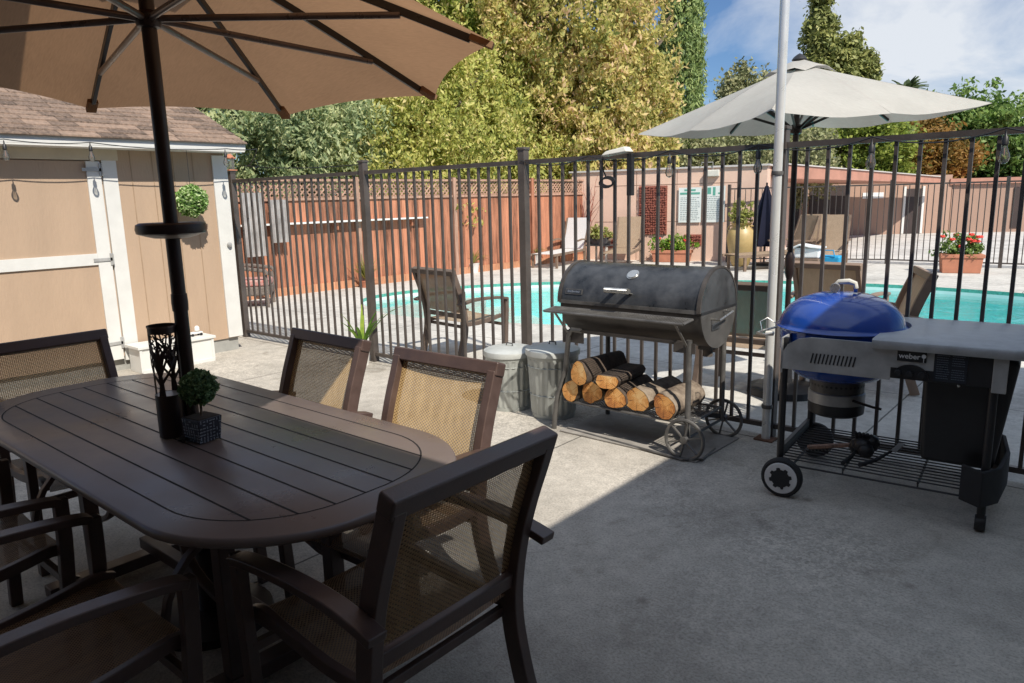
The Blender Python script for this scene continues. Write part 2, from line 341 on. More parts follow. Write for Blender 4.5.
# ------------------------------------------------------------------ mesh builder
class MB:
    def __init__(s): s.v = []; s.f = []; s.uv = None
    def add(s, vs, fs):
        o = len(s.v); s.v += [tuple(v) for v in vs]; s.f += [tuple(i+o for i in f) for f in fs]; return s
    def box(s, c, d, rz=0, rx=0, ry=0):
        x, y, z = d[0]/2, d[1]/2, d[2]/2
        R = Matrix.Rotation(rz, 3, 'Z') @ Matrix.Rotation(ry, 3, 'Y') @ Matrix.Rotation(rx, 3, 'X')
        vs = [Vector(c)+R@Vector(p) for p in ((-x,-y,-z),(x,-y,-z),(x,y,-z),(-x,y,-z),(-x,-y,z),(x,-y,z),(x,y,z),(-x,y,z))]
        return s.add(vs, [(0,3,2,1),(4,5,6,7),(0,1,5,4),(1,2,6,5),(2,3,7,6),(3,0,4,7)])
    def b2(s, a, b):
        return s.box([(a[i]+b[i])/2 for i in range(3)], [abs(b[i]-a[i]) for i in range(3)])
    def bar(s, p, q, w, h, up=(0, 0, 1)):
        """rectangular bar from p to q, w sideways, h along up"""
        p = Vector(p); q = Vector(q); d = (q-p).normalized(); up = Vector(up)
        if abs(d.dot(up)) > .98: up = Vector((0, 1, 0))
        a = d.cross(up).normalized()*w/2; u = a.cross(d).normalized()*h/2
        vs = [p-a-u, p+a-u, p+a+u, p-a+u, q-a-u, q+a-u, q+a+u, q-a+u]
        return s.add(vs, [(0,1,2,3),(7,6,5,4),(0,4,5,1),(1,5,6,2),(2,6,7,3),(3,7,4,0)])
    def path(s, pts, side, w, h, cap=True):
        """rectangular section swept along pts; side = constant width axis"""
        pts = [Vector(p) for p in pts]; side = Vector(side).normalized(); n = len(pts); vs = []
        for i, p in enumerate(pts):
            t = (pts[min(i+1, n-1)]-pts[max(i-1, 0)]).normalized()
            nn = side.cross(t).normalized()
            hh = h[i] if isinstance(h, (list, tuple)) else h
            vs += [p-side*w/2-nn*hh/2, p+side*w/2-nn*hh/2, p+side*w/2+nn*hh/2, p-side*w/2+nn*hh/2]
        fs = []
        for i in range(n-1):
            for k in range(4): fs.append((i*4+k, i*4+(k+1)%4, (i+1)*4+(k+1)%4, (i+1)*4+k))
        if cap: fs += [(3,2,1,0), tuple((n-1)*4+k for k in range(4))]
        return s.add(vs, fs)
    def tube(s, pts, r, seg=8, closed=False):
        pts = [Vector(p) for p in pts]; n = len(pts); vs = []; prev = None
        for i, p in enumerate(pts):
            if closed: t = (pts[(i+1) % n]-pts[i-1]).normalized()
            else: t = (pts[min(i+1, n-1)]-pts[max(i-1, 0)]).normalized()
            if prev is None:
                a = Vector((0, 0, 1)) if abs(t.z) < .9 else Vector((1, 0, 0))
                u = t.cross(a).normalized()
            else: u = (prev - t*prev.dot(t)).normalized()
            prev = u; w = t.cross(u)
            rr = r[i] if isinstance(r, (list, tuple)) else r
            vs += [p+(u*math.cos(2*PI*k/seg)+w*math.sin(2*PI*k/seg))*rr for k in range(seg)]
        fs = []
        for i in range(n if closed else n-1):
            j = (i+1) % n
            for k in range(seg): fs.append((i*seg+k, i*seg+(k+1)%seg, j*seg+(k+1)%seg, j*seg+k))
        if not closed: fs += [tuple(range(seg))[::-1], tuple((n-1)*seg+k for k in range(seg))]
        return s.add(vs, fs)
    def lathe(s, prof, c=(0, 0, 0), seg=32, axis='Z', cap=True, ribs=0, ribd=0):
        vs = []; n = len(prof)
        for r, z in prof:
            for k in range(seg):
                a = 2*PI*k/seg
                rr = r*(1+ribd*math.cos(a*ribs)) if ribs else r
                x, y = rr*math.cos(a), rr*math.sin(a)
                p = (x, y, z) if axis == 'Z' else ((z, x, y) if axis == 'X' else (y, z, x))
                vs.append((c[0]+p[0], c[1]+p[1], c[2]+p[2]))
        fs = []
        for i in range(n-1):
            for k in range(seg): fs.append((i*seg+k, i*seg+(k+1)%seg, (i+1)*seg+(k+1)%seg, (i+1)*seg+k))
        if cap: fs += [tuple(range(seg))[::-1], tuple((n-1)*seg+k for k in range(seg))]
        return s.add(vs, fs)
    def cyl(s, c, r, h, seg=24, axis='Z'): return s.lathe([(r, -h/2), (r, h/2)], c, seg, axis)
    def prism(s, poly, z0, z1):
        n = len(poly); vs = [(x, y, z0) for x, y in poly]+[(x, y, z1) for x, y in poly]
        return s.add(vs, [tuple(range(n))[::-1], tuple(range(n, 2*n))]+[(i, (i+1)%n, (i+1)%n+n, i+n) for i in range(n)])
    def build(s, name, m, parent=None, smooth=35, bevel=0, seg=2):
        me = bpy.data.meshes.new(name); me.from_pydata(s.v, [], s.f); me.validate(); me.update()
        me.materials.append(M[m] if isinstance(m, str) else m)
        if bevel or smooth:
            bm = bmesh.new(); bm.from_mesh(me)
            bmesh.ops.recalc_face_normals(bm, faces=bm.faces)
            bm.to_mesh(me); bm.free()
        if smooth:
            me.shade_smooth(); me.set_sharp_from_angle(angle=math.radians(smooth))
        o = bpy.data.objects.new(name, me); COL.objects.link(o)
        if parent is not None: o.parent = parent
        if bevel:
            b = o.modifiers.new('bevel', 'BEVEL'); b.width = bevel; b.segments = seg; b.limit_method = 'ANGLE'; b.angle_limit = math.radians(40)
            b.harden_normals = True
        return o
def tag(o, label, cat, group=None, kind=None):
    o['label'] = label; o['category'] = cat
    if group: o['group'] = group
    if kind: o['kind'] = kind
    return o
def struct(o): o['kind'] = 'structure'; return o
def empty(name, loc, label, cat, rz=0, group=None):
    o = bpy.data.objects.new(name, None); o.empty_display_size = .1; COL.objects.link(o)
    o.location = loc; o.rotation_euler = (0, 0, rz)
    return tag(o, label, cat, group)
def copy_tree(o, parent=None):
    c = o.copy(); COL.objects.link(c)
    if parent is not None: c.parent = parent
    for ch in [x for x in SC.objects if x.parent == o]: copy_tree(ch, c)
    return c
def place(proto, loc, rz, label, first=False, scale=None):
    o = proto if first else copy_tree(proto)
    o.location = loc; o.rotation_euler = (0, 0, rz); o['label'] = label
    if scale: o.scale = scale
    return o

# ------------------------------------------------------------------ camera, sun, sky
cam = bpy.data.cameras.new('camera'); co = bpy.data.objects.new('camera', cam); COL.objects.link(co)
P_ = math.radians(11.04); r_ = math.radians(1.4)
dd = Vector((.761, -.649)).normalized(); ee = Vector((.649, .761)).normalized()
def rot(x, y, z): return Vector((x*dd.x+y*dd.y, x*ee.x+y*ee.y, z))
Fv = rot(0, math.cos(P_), -math.sin(P_)); R0 = rot(1, 0, 0); U0 = rot(0, math.sin(P_), math.cos(P_))
Rv = R0*math.cos(r_)-U0*math.sin(r_); Uv = R0*math.sin(r_)+U0*math.cos(r_)
co.matrix_world = Matrix(((Rv.x, Uv.x, -Fv.x, 8.115), (Rv.y, Uv.y, -Fv.y, -4.519), (Rv.z, Uv.z, -Fv.z, 1.55), (0, 0, 0, 1)))
cam.sensor_width = 36; cam.lens = 36*733/1024; cam.clip_end = 2000; cam.clip_start = .05
SC.camera = co
SUN = Vector((.89, -.33, 1.0)).normalized()
sl = bpy.data.lights.new('sun', 'SUN'); sl.energy = 3.45; sl.angle = math.radians(.55); sl.color = (1, .93, .82)
so = bpy.data.objects.new('sun', sl); COL.objects.link(so); so.rotation_euler = SUN.to_track_quat('Z', 'Y').to_euler(); so.location = (20, -5, 20)
W = bpy.data.worlds.new('World'); SC.world = W; W.use_nodes = True
nt = W.node_tree
for n in list(nt.nodes): nt.nodes.remove(n)
wo = nt.nodes.new('ShaderNodeOutputWorld'); bg = nt.nodes.new('ShaderNodeBackground')
sky = nt.nodes.new('ShaderNodeTexSky'); sky.sky_type = 'NISHITA'; sky.sun_disc = False
sky.sun_elevation = math.asin(SUN.z); sky.sun_rotation = math.atan2(SUN.x, SUN.y); sky.dust_density = .3; sky.air_density = 1.0; sky.ozone_density = 2.0; sky.altitude = 500
tc = nt.nodes.new('ShaderNodeTexCoord')
sep = nt.nodes.new('ShaderNodeSeparateXYZ'); nt.links.new(tc.outputs['Generated'], sep.inputs[0])
zz = math_(nt, 'MAXIMUM', sep.outputs[2], .03)
cmb = nt.nodes.new('ShaderNodeCombineXYZ')
nt.links.new(math_(nt, 'DIVIDE', sep.outputs[0], math_(nt, 'ADD', zz, .25)), cmb.inputs[0]); nt.links.new(math_(nt, 'DIVIDE', sep.outputs[1], math_(nt, 'ADD', zz, .25)), cmb.inputs[1])
cn = nd(nt, 'ShaderNodeTexNoise', Scale=1.3, Detail=9, Roughness=.58, Distortion=.5); nt.links.new(cmb.outputs[0], cn.inputs['Vector'])
# the bright cloud bank stands over the far right
cdir = Vector((-.12, .96, .24)).normalized()
dot = nt.nodes.new('ShaderNodeVectorMath'); dot.operation = 'DOT_PRODUCT'; nt.links.new(tc.outputs['Generated'], dot.inputs[0]); dot.inputs[1].default_value = cdir
bank = ramp(nt, dot.outputs['Value'], [(.955, (0, 0, 0)), (.99, (1, 1, 1))])
over = ramp(nt, sep.outputs[2], [(.38, (0, 0, 0)), (.62, (1, 1, 1))])  # unseen overhead cloud, added to brighten the shade below
cf = math_(nt, 'ADD', cn.outputs[0], math_(nt, 'MULTIPLY', math_(nt, 'MAXIMUM', bank.outputs[0], over.outputs[0]), .30))
cloudc = mixc(nt, over.outputs[0], (3.35, 3.5, 3.7), (2.35, 2.75, 3.4))
cr = ramp(nt, cf, [(.56, (0, 0, 0)), (.84, (1, 1, 1))])
skyt = mixc(nt, 1.0, sky.outputs[0], (.26, .325, .41), 'MULTIPLY')
skyc = mixc(nt, math_(nt, 'MULTIPLY', cr.outputs[0], .92), skyt, cloudc)
nt.links.new(skyc, bg.inputs[0]); bg.inputs[1].default_value = .15
nt.links.new(bg.outputs[0], wo.inputs[0])
SC.view_settings.view_transform = 'Standard'; SC.view_settings.look = 'None'; SC.view_settings.exposure = .70; SC.view_settings.gamma = 1
SC.cycles.max_bounces = 8; SC.cycles.transparent_max_bounces = 24; SC.cycles.caustics_reflective = False; SC.cycles.caustics_refractive = False
SC.cycles.use_denoising = True
try: SC.cycles.sample_clamp_indirect = 6
except Exception: pass

# ------------------------------------------------------------------ ground, deck, pool
def smooth_loop(pts, n=10):
    out = []; k = len(pts)
    for i in range(k):
        p0, p1, p2, p3 = [Vector(pts[(i+j-1) % k]) for j in range(4)]
        for t in range(n):
            u = t/n
            q = .5*((2*p1)+(p2-p0)*u+(2*p0-5*p1+4*p2-p3)*u*u+(3*p1-3*p2+p3-p0)*u**3)
            out.append((q.x, q.y))
    return out
POOL = smooth_loop([(-.9, 2.55), (.2, 2.12), (1.3, 2.2), (2.4, 2.55), (3.8, 3.0), (5.6, 3.5), (7.6, 3.9), (9.4, 4.6), (10.0, 6.2), (9.2, 7.8), (7.2, 8.45), (5.4, 8.75), (3.6, 8.55), (2.0, 7.9), (.8, 7.1), (-.35, 6.25), (-1.25, 5.1), (-1.65, 3.9), (-1.5, 3.05)])
def sheet(name, outer, holes, z, m):
    bm = bmesh.new(); es = []
    for loop in [outer]+holes:
        vs = [bm.verts.new((x, y, z)) for x, y in loop]
        es += [bm.edges.new((vs[i], vs[(i+1) % len(vs)])) for i in range(len(vs))]
    bmesh.ops.triangle_fill(bm, use_beauty=True, use_dissolve=False, edges=es)
    bmesh.ops.recalc_face_normals(bm, faces=bm.faces)
    for f in bm.faces:
        if f.normal.z < 0: f.normal_flip()
    me = bpy.data.meshes.new(name); bm.to_mesh(me); bm.free(); me.materials.append(M[m])
    o = bpy.data.objects.new(name, me); COL.objects.link(o); return struct(o)
def offs(loop, d):
    out = []; k = len(loop)
    for i in range(k):
        a = Vector(loop[i-1]); b = Vector(loop[(i+1) % k]); t = (b-a).normalized(); out.append((loop[i][0]+t.y*d, loop[i][1]-t.x*d))
    return out
rect = lambda a, b, c, d: [(a, b), (c, b), (c, d), (a, d)]
sheet('ground', rect(-600, -600, 600, 600), [rect(-4.9, -11.9, 17.9, 12.9)], -.03, 'ground')
sheet('patio', rect(-5, -12, 18, .02), [], 0, 'patio')
sheet('pool_deck', rect(-5, .02, 18, 13), [offs(POOL, .0)], .0, 'deck')
sheet('parking_lot', rect(-20, 13, 40, 60), [], -.012, 'lot')
# coping lip + tile band + basin
def band(name, loop, z0, z1, m, inset0=0, inset1=0):
    a = offs(loop, inset0); b = offs(loop, inset1); n = len(a)
    mb = MB(); mb.add([(x, y, z0) for x, y in a]+[(x, y, z1) for x, y in b], [(i, (i+1) % n, (i+1) % n+n, i+n) for i in range(n)])
    return mb.build(name, m, None, smooth=60)
struct(band('pool_tile_band', POOL, .0, -.055, 'tile'))
struct(band('pool_waterline', POOL, -.055, -.2, 'plaster'))
mbp = MB(); L0 = POOL; n = len(L0)
ins = lambda d: offs(L0, -d)
struct(band('pool_wall', POOL, -.2, -1.15, 'poolfloor'))
fl = offs(POOL, .02)
sheet('pool_floor', fl, [], -1.15, 'poolfloor')
wl = sheet('pool_water', offs(POOL, -.001), [], -.105, 'water')
# entry steps at the shallow end
stp = MB()
for k, (rr, zt) in enumerate(((1.15, -.22), (1.55, -.42), (1.95, -.62))):
    pts = [(-1.52+rr*1.2*math.cos(a), 3.9+rr*1.3*math.sin(a)) for a in np.linspace(-PI/2, PI/2, 20)]
    stp.prism(pts, -1.14, zt)
struct(stp.build('pool_step', 'plaster'))
hr = empty('pool_handrail', (7.6, 3.55, 0), 'green tinted metal handrail sloping into the pool at its near edge', 'handrail')
for dx in (0,):
    MB().tube([(0, -.15, 0), (0, -.15, .55), (0, -.05, .72), (0, .1, .78), (-.05, .55, .55), (-.1, 1.0, .1), (-.1, 1.1, -.4)], .02, 10).build('rail', 'steel', hr)
    MB().lathe([(.05, 0), (.045, .02)], (0, -.15, 0), 16).build('floor_flange', 'steel', hr)

# ------------------------------------------------------------------ metal picket fence (near)
HF = 1.84
def picket_panel(x0, x1, h=HF, sp=.153, bw=.019, z0=.075, rail=(.036, .034)):
    mb = MB(); n = max(1, round((x1-x0)/sp)); 
    mb.box(((x0+x1)/2, 0, h-.018), (x1-x0, rail[0], rail[1])); mb.box(((x0+x1)/2, 0, z0), (x1-x0, rail[0]*.9, rail[1]*.9))
    for i in range(1, n): 
        x = x0+(x1-x0)*i/n
        mb.box((x, 0, (z0+h)/2-.012), (bw, bw, h-z0-.05))
    return mb
fn = empty('picket_fence', (0, 0, 0), 'tall dark metal picket fence along the patio in front of the pool', 'fence')
posts = [.09, 2.47, 4.42, 6.43, 8.87, 11.3]
for i, x in enumerate(posts):
    p = MB().box((x, 0, .96), (.064, .064, 1.92)).box((x, 0, 1.925), (.078, .078, .02)).build('post', 'fence', fn, bevel=.003)
    if i: picket_panel(posts[i-1]+.032, x-.032, sp=.113 if i < 4 else .119).build('panel', 'fence', fn, smooth=0)
# silver pole clamped in front of the fence
sp = empty('silver_pole', (6.435, -.075, 0), 'tall silver metal pole standing against the picket fence', 'pole')
MB().tube([(0, 0, 0), (0, .0, 1.5), (0, 0, 4.6)], .027, 20).build('pole_shaft', 'silverpole', sp)
MB().box((0, 0, .005), (.12, .10, .01)).build('base_plate', mat('rusty_plate', (.16, .085, .055), .9, var=.4, scale=30), sp)
for z in (.22, 1.66): MB().lathe([(.033, -.012), (.035, 0), (.033, .012)], (0, 0, z), 20).build('strap', 'smokerleg', sp)

# ------------------------------------------------------------------ patio roof that shades the foreground (out of frame) and an added wall behind it to block sky
pr = empty('patio_roof', (8.7, -6, 0), 'flat white patio roof over the shaded concrete', 'patio roof')
rb = MB().prism([(3.0-8.7, -3.72+6), (8.71-8.7, -3.72+6), (8.71-8.7, 2.1+6), (17-8.7, 2.1+6), (17-8.7, -9+6), (3.0-8.7, -9+6)], 2.75, 2.93).build('roof_deck', 'trim', pr)
for x, y in ((11.5, 1.6), (15, 1.6), (3.4, -8.6)): MB().box((x-8.7, y+6, 1.375), (.12, .12, 2.75)).build('support_post', 'trim', pr)
hs = empty('sky_block_wall', (13, -9, 0), 'unseen tan stucco wall added behind the patio to block sky', 'sky_block_wall')
MB().b2((-12, -.6, 0), (6, 0, 3.6)).build('wall', 'tanwall', hs)
MB().b2((2.5, 0.01, 0), (2.9, 10.5, 3.6)).build('wall', 'tanwall', hs)

# ------------------------------------------------------------------ dining table
TX, TY = 5.49, -3.30
t = empty('dining_table', (TX, TY, 0), 'dark bronze slatted metal dining table with rounded corners', 'table')
def rrect(hx, hy, r, bow=0, n=12):
    pts = []
    for cx, cy, a0 in ((hx-r, hy-r, 0), (-hx+r, hy-r, PI/2), (-hx+r, -hy+r, PI), (hx-r, -hy+r, 1.5*PI)):
        for i in range(n+1):
            a = a0+PI/2*i/n; pts.append((cx+r*math.cos(a), cy+r*math.sin(a)))
    return [(x*(1+bow*math.cos(PI/2*min(1, abs(y)/hy))), y*(1+bow*.5*math.cos(PI/2*min(1, abs(x)/hx)))) for x, y in pts]
HX, HY, RR_ = 1.125, .49, .40
def tablemesh():
    mb = MB()
    a = rrect(HX, HY, RR_, .02); n = len(a)
    prof = [(.995, .712), (1.003, .718), (1.003, .728), (.998, .736), (.99, .739)]
    lv = []
    for k, z in prof: lv.append([(x*(1-(1-k)*.6) if False else x-(1-k)*HX*x/abs(x+1e-9)*.55, y-(1-k)*HY*y/abs(y+1e-9)*1.1, z) for x, y in a])
    vs = [p for l in lv for p in l]; fs = []
    for j in range(len(lv)-1):
        for i in range(n): fs.append((j*n+i, j*n+(i+1) % n, (j+1)*n+(i+1) % n, (j+1)*n+i))
    fs.append(tuple(range(n))[::-1]); fs.append(tuple((len(lv)-1)*n+i for i in range(n)))
    mb.add(vs, fs); return mb
top = tablemesh().build('tabletop', 'tabletop', t, smooth=50)
gr = MB()
inn = rrect(HX-.10, HY-.085, .34, .0, 14)
zt = .7396
def ribbon(p, q, w=.0035):
    p = Vector((*p, zt)); q = Vector((*q, zt)); d = (q-p).normalized(); s_ = Vector((-d.y, d.x, 0))*w
    gr.add([p-s_, q-s_, q+s_, p+s_], [(0, 1, 2, 3)])
def inside_x(y):  # half-length of slat field at y
    hx, hy, r = HX-.10, HY-.085, .34
    if abs(y) <= hy-r: return hx
    return hx-r+math.sqrt(max(0, r*r-(abs(y)-hy+r)**2))
ys = np.linspace(-(HY-.085), HY-.085, 9)
for y in ys[1:-1]: ribbon((-inside_x(y), y), (inside_x(y), y))
for i in range(len(inn)):
    a, b = inn[i], inn[(i+1) % len(inn)]
    ribbon(a, b, .0028)
gr.build('slat_grooves', 'groove', top, smooth=0)
MB().lathe([(.034, .7385), (.034, .742), (.026, .7425)], (0, .0, 0), 24).build('umbrella_collar', 'pole', t)
for sx_ in (-1, 1):
    ped = MB()
    for yy in (-.2, .2): ped.box((sx_*.55, yy, .36), (.055, .055, .69))
    ped.box((sx_*.55, 0, .045), (.075, .78, .05)).box((sx_*.55, 0, .675), (.06, .7, .04))
    for yy in (-1, 1):
        ped.path([(sx_*.55, yy*(.2+.20*math.sin(a)), .30+.2*math.cos(a)*1.3) for a in np.linspace(0, PI, 12)], (1, 0, 0), .03, .02)
        ped.path([(sx_*(.55-.28*math.sin(a)), yy*.2, .48+.17*math.cos(a)) for a in np.linspace(0, PI, 12)], (0, 1, 0), .03, .02)
    ped.build('pedestal', 'chairframe', t, bevel=.004)
MB().box((0, 0, .12), (1.1, .05, .05)).build('stretcher', 'chairframe', t, bevel=.004)

# ------------------------------------------------------------------ dining chairs
def make_chair(fr='chairframe', sl='sling', stile=.045):
    root = empty('patio_chair', (0, 0, 0), '', 'chair')
    side = [(-.397, .895), (-.375, .83), (-.335, .72), (-.30, .60), (-.278, .48), (-.27, .38), (-.278, .28), (-.31, .14), (-.355, 0)]
    def sm(p, k=3):
        out = []
        for i in range(len(p)-1):
            p0 = p[max(i-1, 0)]; p1 = p[i]; p2 = p[i+1]; p3 = p[min(i+2, len(p)-1)]
            for j in range(k):
                u = j/k
                out.append(tuple(.5*(2*p1[a]+(p2[a]-p0[a])*u+(2*p0[a]-5*p1[a]+4*p2[a]-p3[a])*u*u+(3*p1[a]-3*p2[a]+p3[a]-p0[a])*u**3) for a in (0, 1)))
        return out+[p[-1]]
    S = sm(side)
    for sx_ in (-1, 1):
        MB().path([(sx_*.268, y, z) for y, z in S], (1, 0, 0), .040, .06).build('rear_leg', fr, root, bevel=.005)
        arm = sm([(-.375, .585), (-.312, .60), (-.2, .617), (-.05, .62), (.1, .612), (.2, .60), (.232, .59)], 4)
        MB().path([(sx_*.315, y, z) for y, z in arm], (1, 0, 0), .056, .026).build('arm', fr, root, bevel=.006)
        MB().path([(sx_*.305, y, z) for y, z in sm([(.238, .600), (.235, .45), (.222, .25), (.21, 0)], 3)], (1, 0, 0), .036, .044).build('front_leg', fr, root, bevel=.005)
        MB().path([(sx_*.262, y, z) for y, z in sm([(-.285, .375), (-.1, .37), (.08, .39), (.2, .41), (.26, .395)], 3)], (1, 0, 0), .026, .04).build('seat_rail', fr, root, bevel=.004)
    MB().box((0, -.400, .902), (.588, .056, .056), rx=.33).build('top_rail', fr, root, bevel=.008)
    MB().box((0, -.279, .455), (.54, .024, .046), rx=.15).build('lower_back_rail', fr, root, bevel=.004)
    MB().bar((-.305, .215, .32), (.305, .215, .32), .022, .03).build('stretcher', fr, root, bevel=.003)
    MB().bar((-.26, -.24, .34), (.26, -.24, .34), .022, .03).build('stretcher', fr, root, bevel=.003)
    for nm, pts in (('backrest', sm([(-.393, .892), (-.366, .80), (-.328, .69), (-.297, .585), (-.276, .49)], 4)), ('seat', sm([(-.262, .40), (-.12, .374), (.05, .385), (.18, .405), (.25, .40), (.27, .375)], 4))):
        mb = MB(); nx = 8; vs = []; fs = []
        for y, z in pts:
            for i in range(nx+1):
                x = -.255+.51*i/nx; dip = .012*(1-(2*i/nx-1)**2)
                vs.append((x, y-(dip if nm == 'backrest' else 0), z-(dip if nm == 'seat' else 0)))
        for j in range(len(pts)-1):
            for i in range(nx): fs.append((j*(nx+1)+i, j*(nx+1)+i+1, (j+1)*(nx+1)+i+1, (j+1)*(nx+1)+i))
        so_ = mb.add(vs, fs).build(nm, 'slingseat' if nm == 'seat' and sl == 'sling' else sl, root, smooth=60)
        me_ = so_.data; ax_ = 1 if nm == 'backrest' else 2
        if sum(p_.normal[ax_] for p_ in me_.polygons) < 0: me_.flip_normals()
    return root
ch = make_chair()
ch['group'] = 'chairs around the dining table'
place(ch, (6.535, -3.28, 0), PI/2, 'dark framed sling chair at the near end of the table, back turned to view', first=True)
place(ch, (6.01, -2.86, 0), PI+.02, 'sunlit tan sling chair closest to the table end on its far side')
place(ch, (5.17, -2.84, 0), PI-.02, 'tan sling chair half in diagonal shade on the far side of the table')
place(ch, (4.44, -3.31, 0), -PI/2, 'shaded sling chair at the far end of the table in front of the shed door')
place(ch, (6.0, -3.975, 0), 0, 'dark sling chair with wide empty seat on the near side of the table')
place(ch, (5.14, -3.985, 0), 0, 'mostly hidden sling chair on the near table side, closer to the shed')

# ------------------------------------------------------------------ brown umbrella
UX, UY = 5.565, -3.325
u = empty('brown_umbrella', (UX, UY, 0), 'large brown patio umbrella open over the dining table', 'umbrella')
MB().tube([(0, 0, .02), (0, 0, 2.5)], .024, 20).build('pole', 'pole', u)
MB().lathe([(.0265, -.03), (.028, 0), (.0265, .03)], (0, 0, 1.22), 20).build('pole_joint', 'pole', u)
MB().lathe([(.22, 0), (.215, .03), (.05, .05), (.045, .28), (.03, .29)], (0, 0, .0), 28).build('umbrella_base', 'pole', u)
cx, cy = 5.564-UX, -3.27-UY
def uz(x, y, z): return z+.044*x-.051*y
NR = 8; UR = 1.10; ph = 3.003
def ribpt(k, tt, dz=0):
    a = ph-2*PI/NR*k; r = UR*tt; z = 2.47-(2.47-2.045)*(tt**1.12)
    x, y = r*math.cos(a), r*math.sin(a); return Vector((x+cx*tt, y+cy*tt, uz(x, y, z)+dz))
can = MB(); NT, NS = 12, 10
for k in range(NR):
    vs = []
    for i in range(NT+1):
        tt = .03+.97*i/NT; A = ribpt(k, tt); B = ribpt(k+1, tt)
        for j in range(NS+1):
            s = j/NS; q = A.lerp(B, s); b = 4*s*(1-s)
            q = q*1; cen = Vector((cx*tt, cy*tt, 0))
            d = (cen-Vector((q.x, q.y, 0))); q = q+d*(.032*b*tt**3)
            q.z += .012*b*tt - .02*b*(tt**4) + .045*b*(tt**5)*.6
            vs.append(q)
    can.add(vs, [(i*(NS+1)+j, i*(NS+1)+j+1, (i+1)*(NS+1)+j+1, (i+1)*(NS+1)+j) for i in range(NT) for j in range(NS)])
can.build('canopy', 'brown_canvas', u, smooth=30)
RUN = Vector((0, 0, 2.155))
for k in range(NR):
    rb = MB().path([ribpt(k, tt, -.018) for tt in np.linspace(.04, .93, 10)], Vector((-math.sin(ph-2*PI/NR*k), math.cos(ph-2*PI/NR*k), 0)), .016, .026).build('rib', 'rib', u, bevel=.002)
    MB().path([ribpt(k, tt, -.012) for tt in np.linspace(.93, .995, 4)], Vector((-math.sin(ph-2*PI/NR*k), math.cos(ph-2*PI/NR*k), 0)), .04, .02).build('rib_pocket', 'brown_canvas', rb)
    a = ph-2*PI/NR*k; st = RUN+Vector((math.cos(a)*.04, math.sin(a)*.04, 0))
    MB().tube([st, ribpt(k, .73, -.03)], .0115, 12).build('strut', 'strut', rb)
MB().lathe([(.026, -.03), (.036, -.026), (.042, -.005), (.042, .012), (.026, .025)], RUN, 24).build('runner_hub', 'pole', u)
MB().lathe([(.03, -.04), (.05, -.03), (.05, .0), (.03, .015)], (0, 0, 2.44), 20).build('top_hub', 'pole', u)
MB().lathe([(.32, 0), (.2, .06), (.03, .11)], (0, 0, 2.43), 8, cap=False).build('vent_flap', 'brown_canvas', u)
# lamp disc on the pole
ul = empty('umbrella_lamp', (UX, UY, 1.475), 'round dark disc lamp clamped around the brown umbrella pole', 'lamp')
MB().lathe([(.026, .02), (.10, .022), (.112, .016), (.115, .0), (.112, -.014), (.1, -.018), (.026, -.018)], (0, 0, 0), 40, cap=False).build('housing', 'pole', ul)
MB().lathe([(.1, -.0185), (.06, -.03), (.027, -.032)], (0, 0, 0), 16, cap=False).build('diffuser', 'white_light', ul)
# ------------------------------------------------------------------ things on the table
ln = empty('tree_lantern', (5.535, -3.385, .7425), 'dark metal cylinder lantern with cut-out tree pattern beside the umbrella pole', 'lantern', rz=-.9)
LR = .047; LH = .40
lm = MB()
def arcpatch(mb, a0, a1, z0, z1, r=LR, th=.002, n=3):
    vs = []; 
    for i in range(n+1):
        a = a0+(a1-a0)*i/n
        for z in (z0, z1):
            for q in (r, r-th): vs.append((q*math.cos(a), q*math.sin(a), z))
    fs = []
    for i in range(n):
        o = i*4; e_ = o+4
        fs += [(o, e_, e_+2, o+2), (o+1, o+3, e_+3, e_+1), (o, o+1, e_+1, e_), (o+2, e_+2, e_+3, o+3)]
    fs += [(0, 2, 3, 1), (n*4, n*4+1, n*4+3, n*4+2)]
    mb.add(vs, fs)
arcpatch(lm, 0, 2*PI, 0, .155, n=32); arcpatch(lm, 0, 2*PI, .375, LH, n=32)
for sA in (0, PI):
    for a in (-PI/2, ): arcpatch(lm, a+sA-.10, a+sA+.10, .15, .38, n=2)
def curvestrip(mb, pts, w):
    n_ = len(pts); vs = []
    for i, (a, z) in enumerate(pts):
        p0 = pts[max(i-1, 0)]; p1 = pts[min(i+1, n_-1)]
        dx, dz = (p1[0]-p0[0])*LR, p1[1]-p0[1]; L = math.hypot(dx, dz); nx_, nz_ = -dz/L, dx/L
        ww = w[i] if isinstance(w, (list, tuple)) else w
        for s in (-1, 1):
            aa = a+s*nx_*ww/2/LR; z2 = z+s*nz_*ww/2
            for q in (LR, LR-.002): vs.append((q*math.cos(aa), q*math.sin(aa), z2))
    fs = []
    for i in range(n_-1):
        o = i*4; e_ = o+4; fs += [(o, o+2, e_+2, e_), (o+1, e_+1, e_+3, o+3), (o, e_, e_+1, o+1), (o+2, o+3, e_+3, e_+2)]
    mb.add(vs, fs)
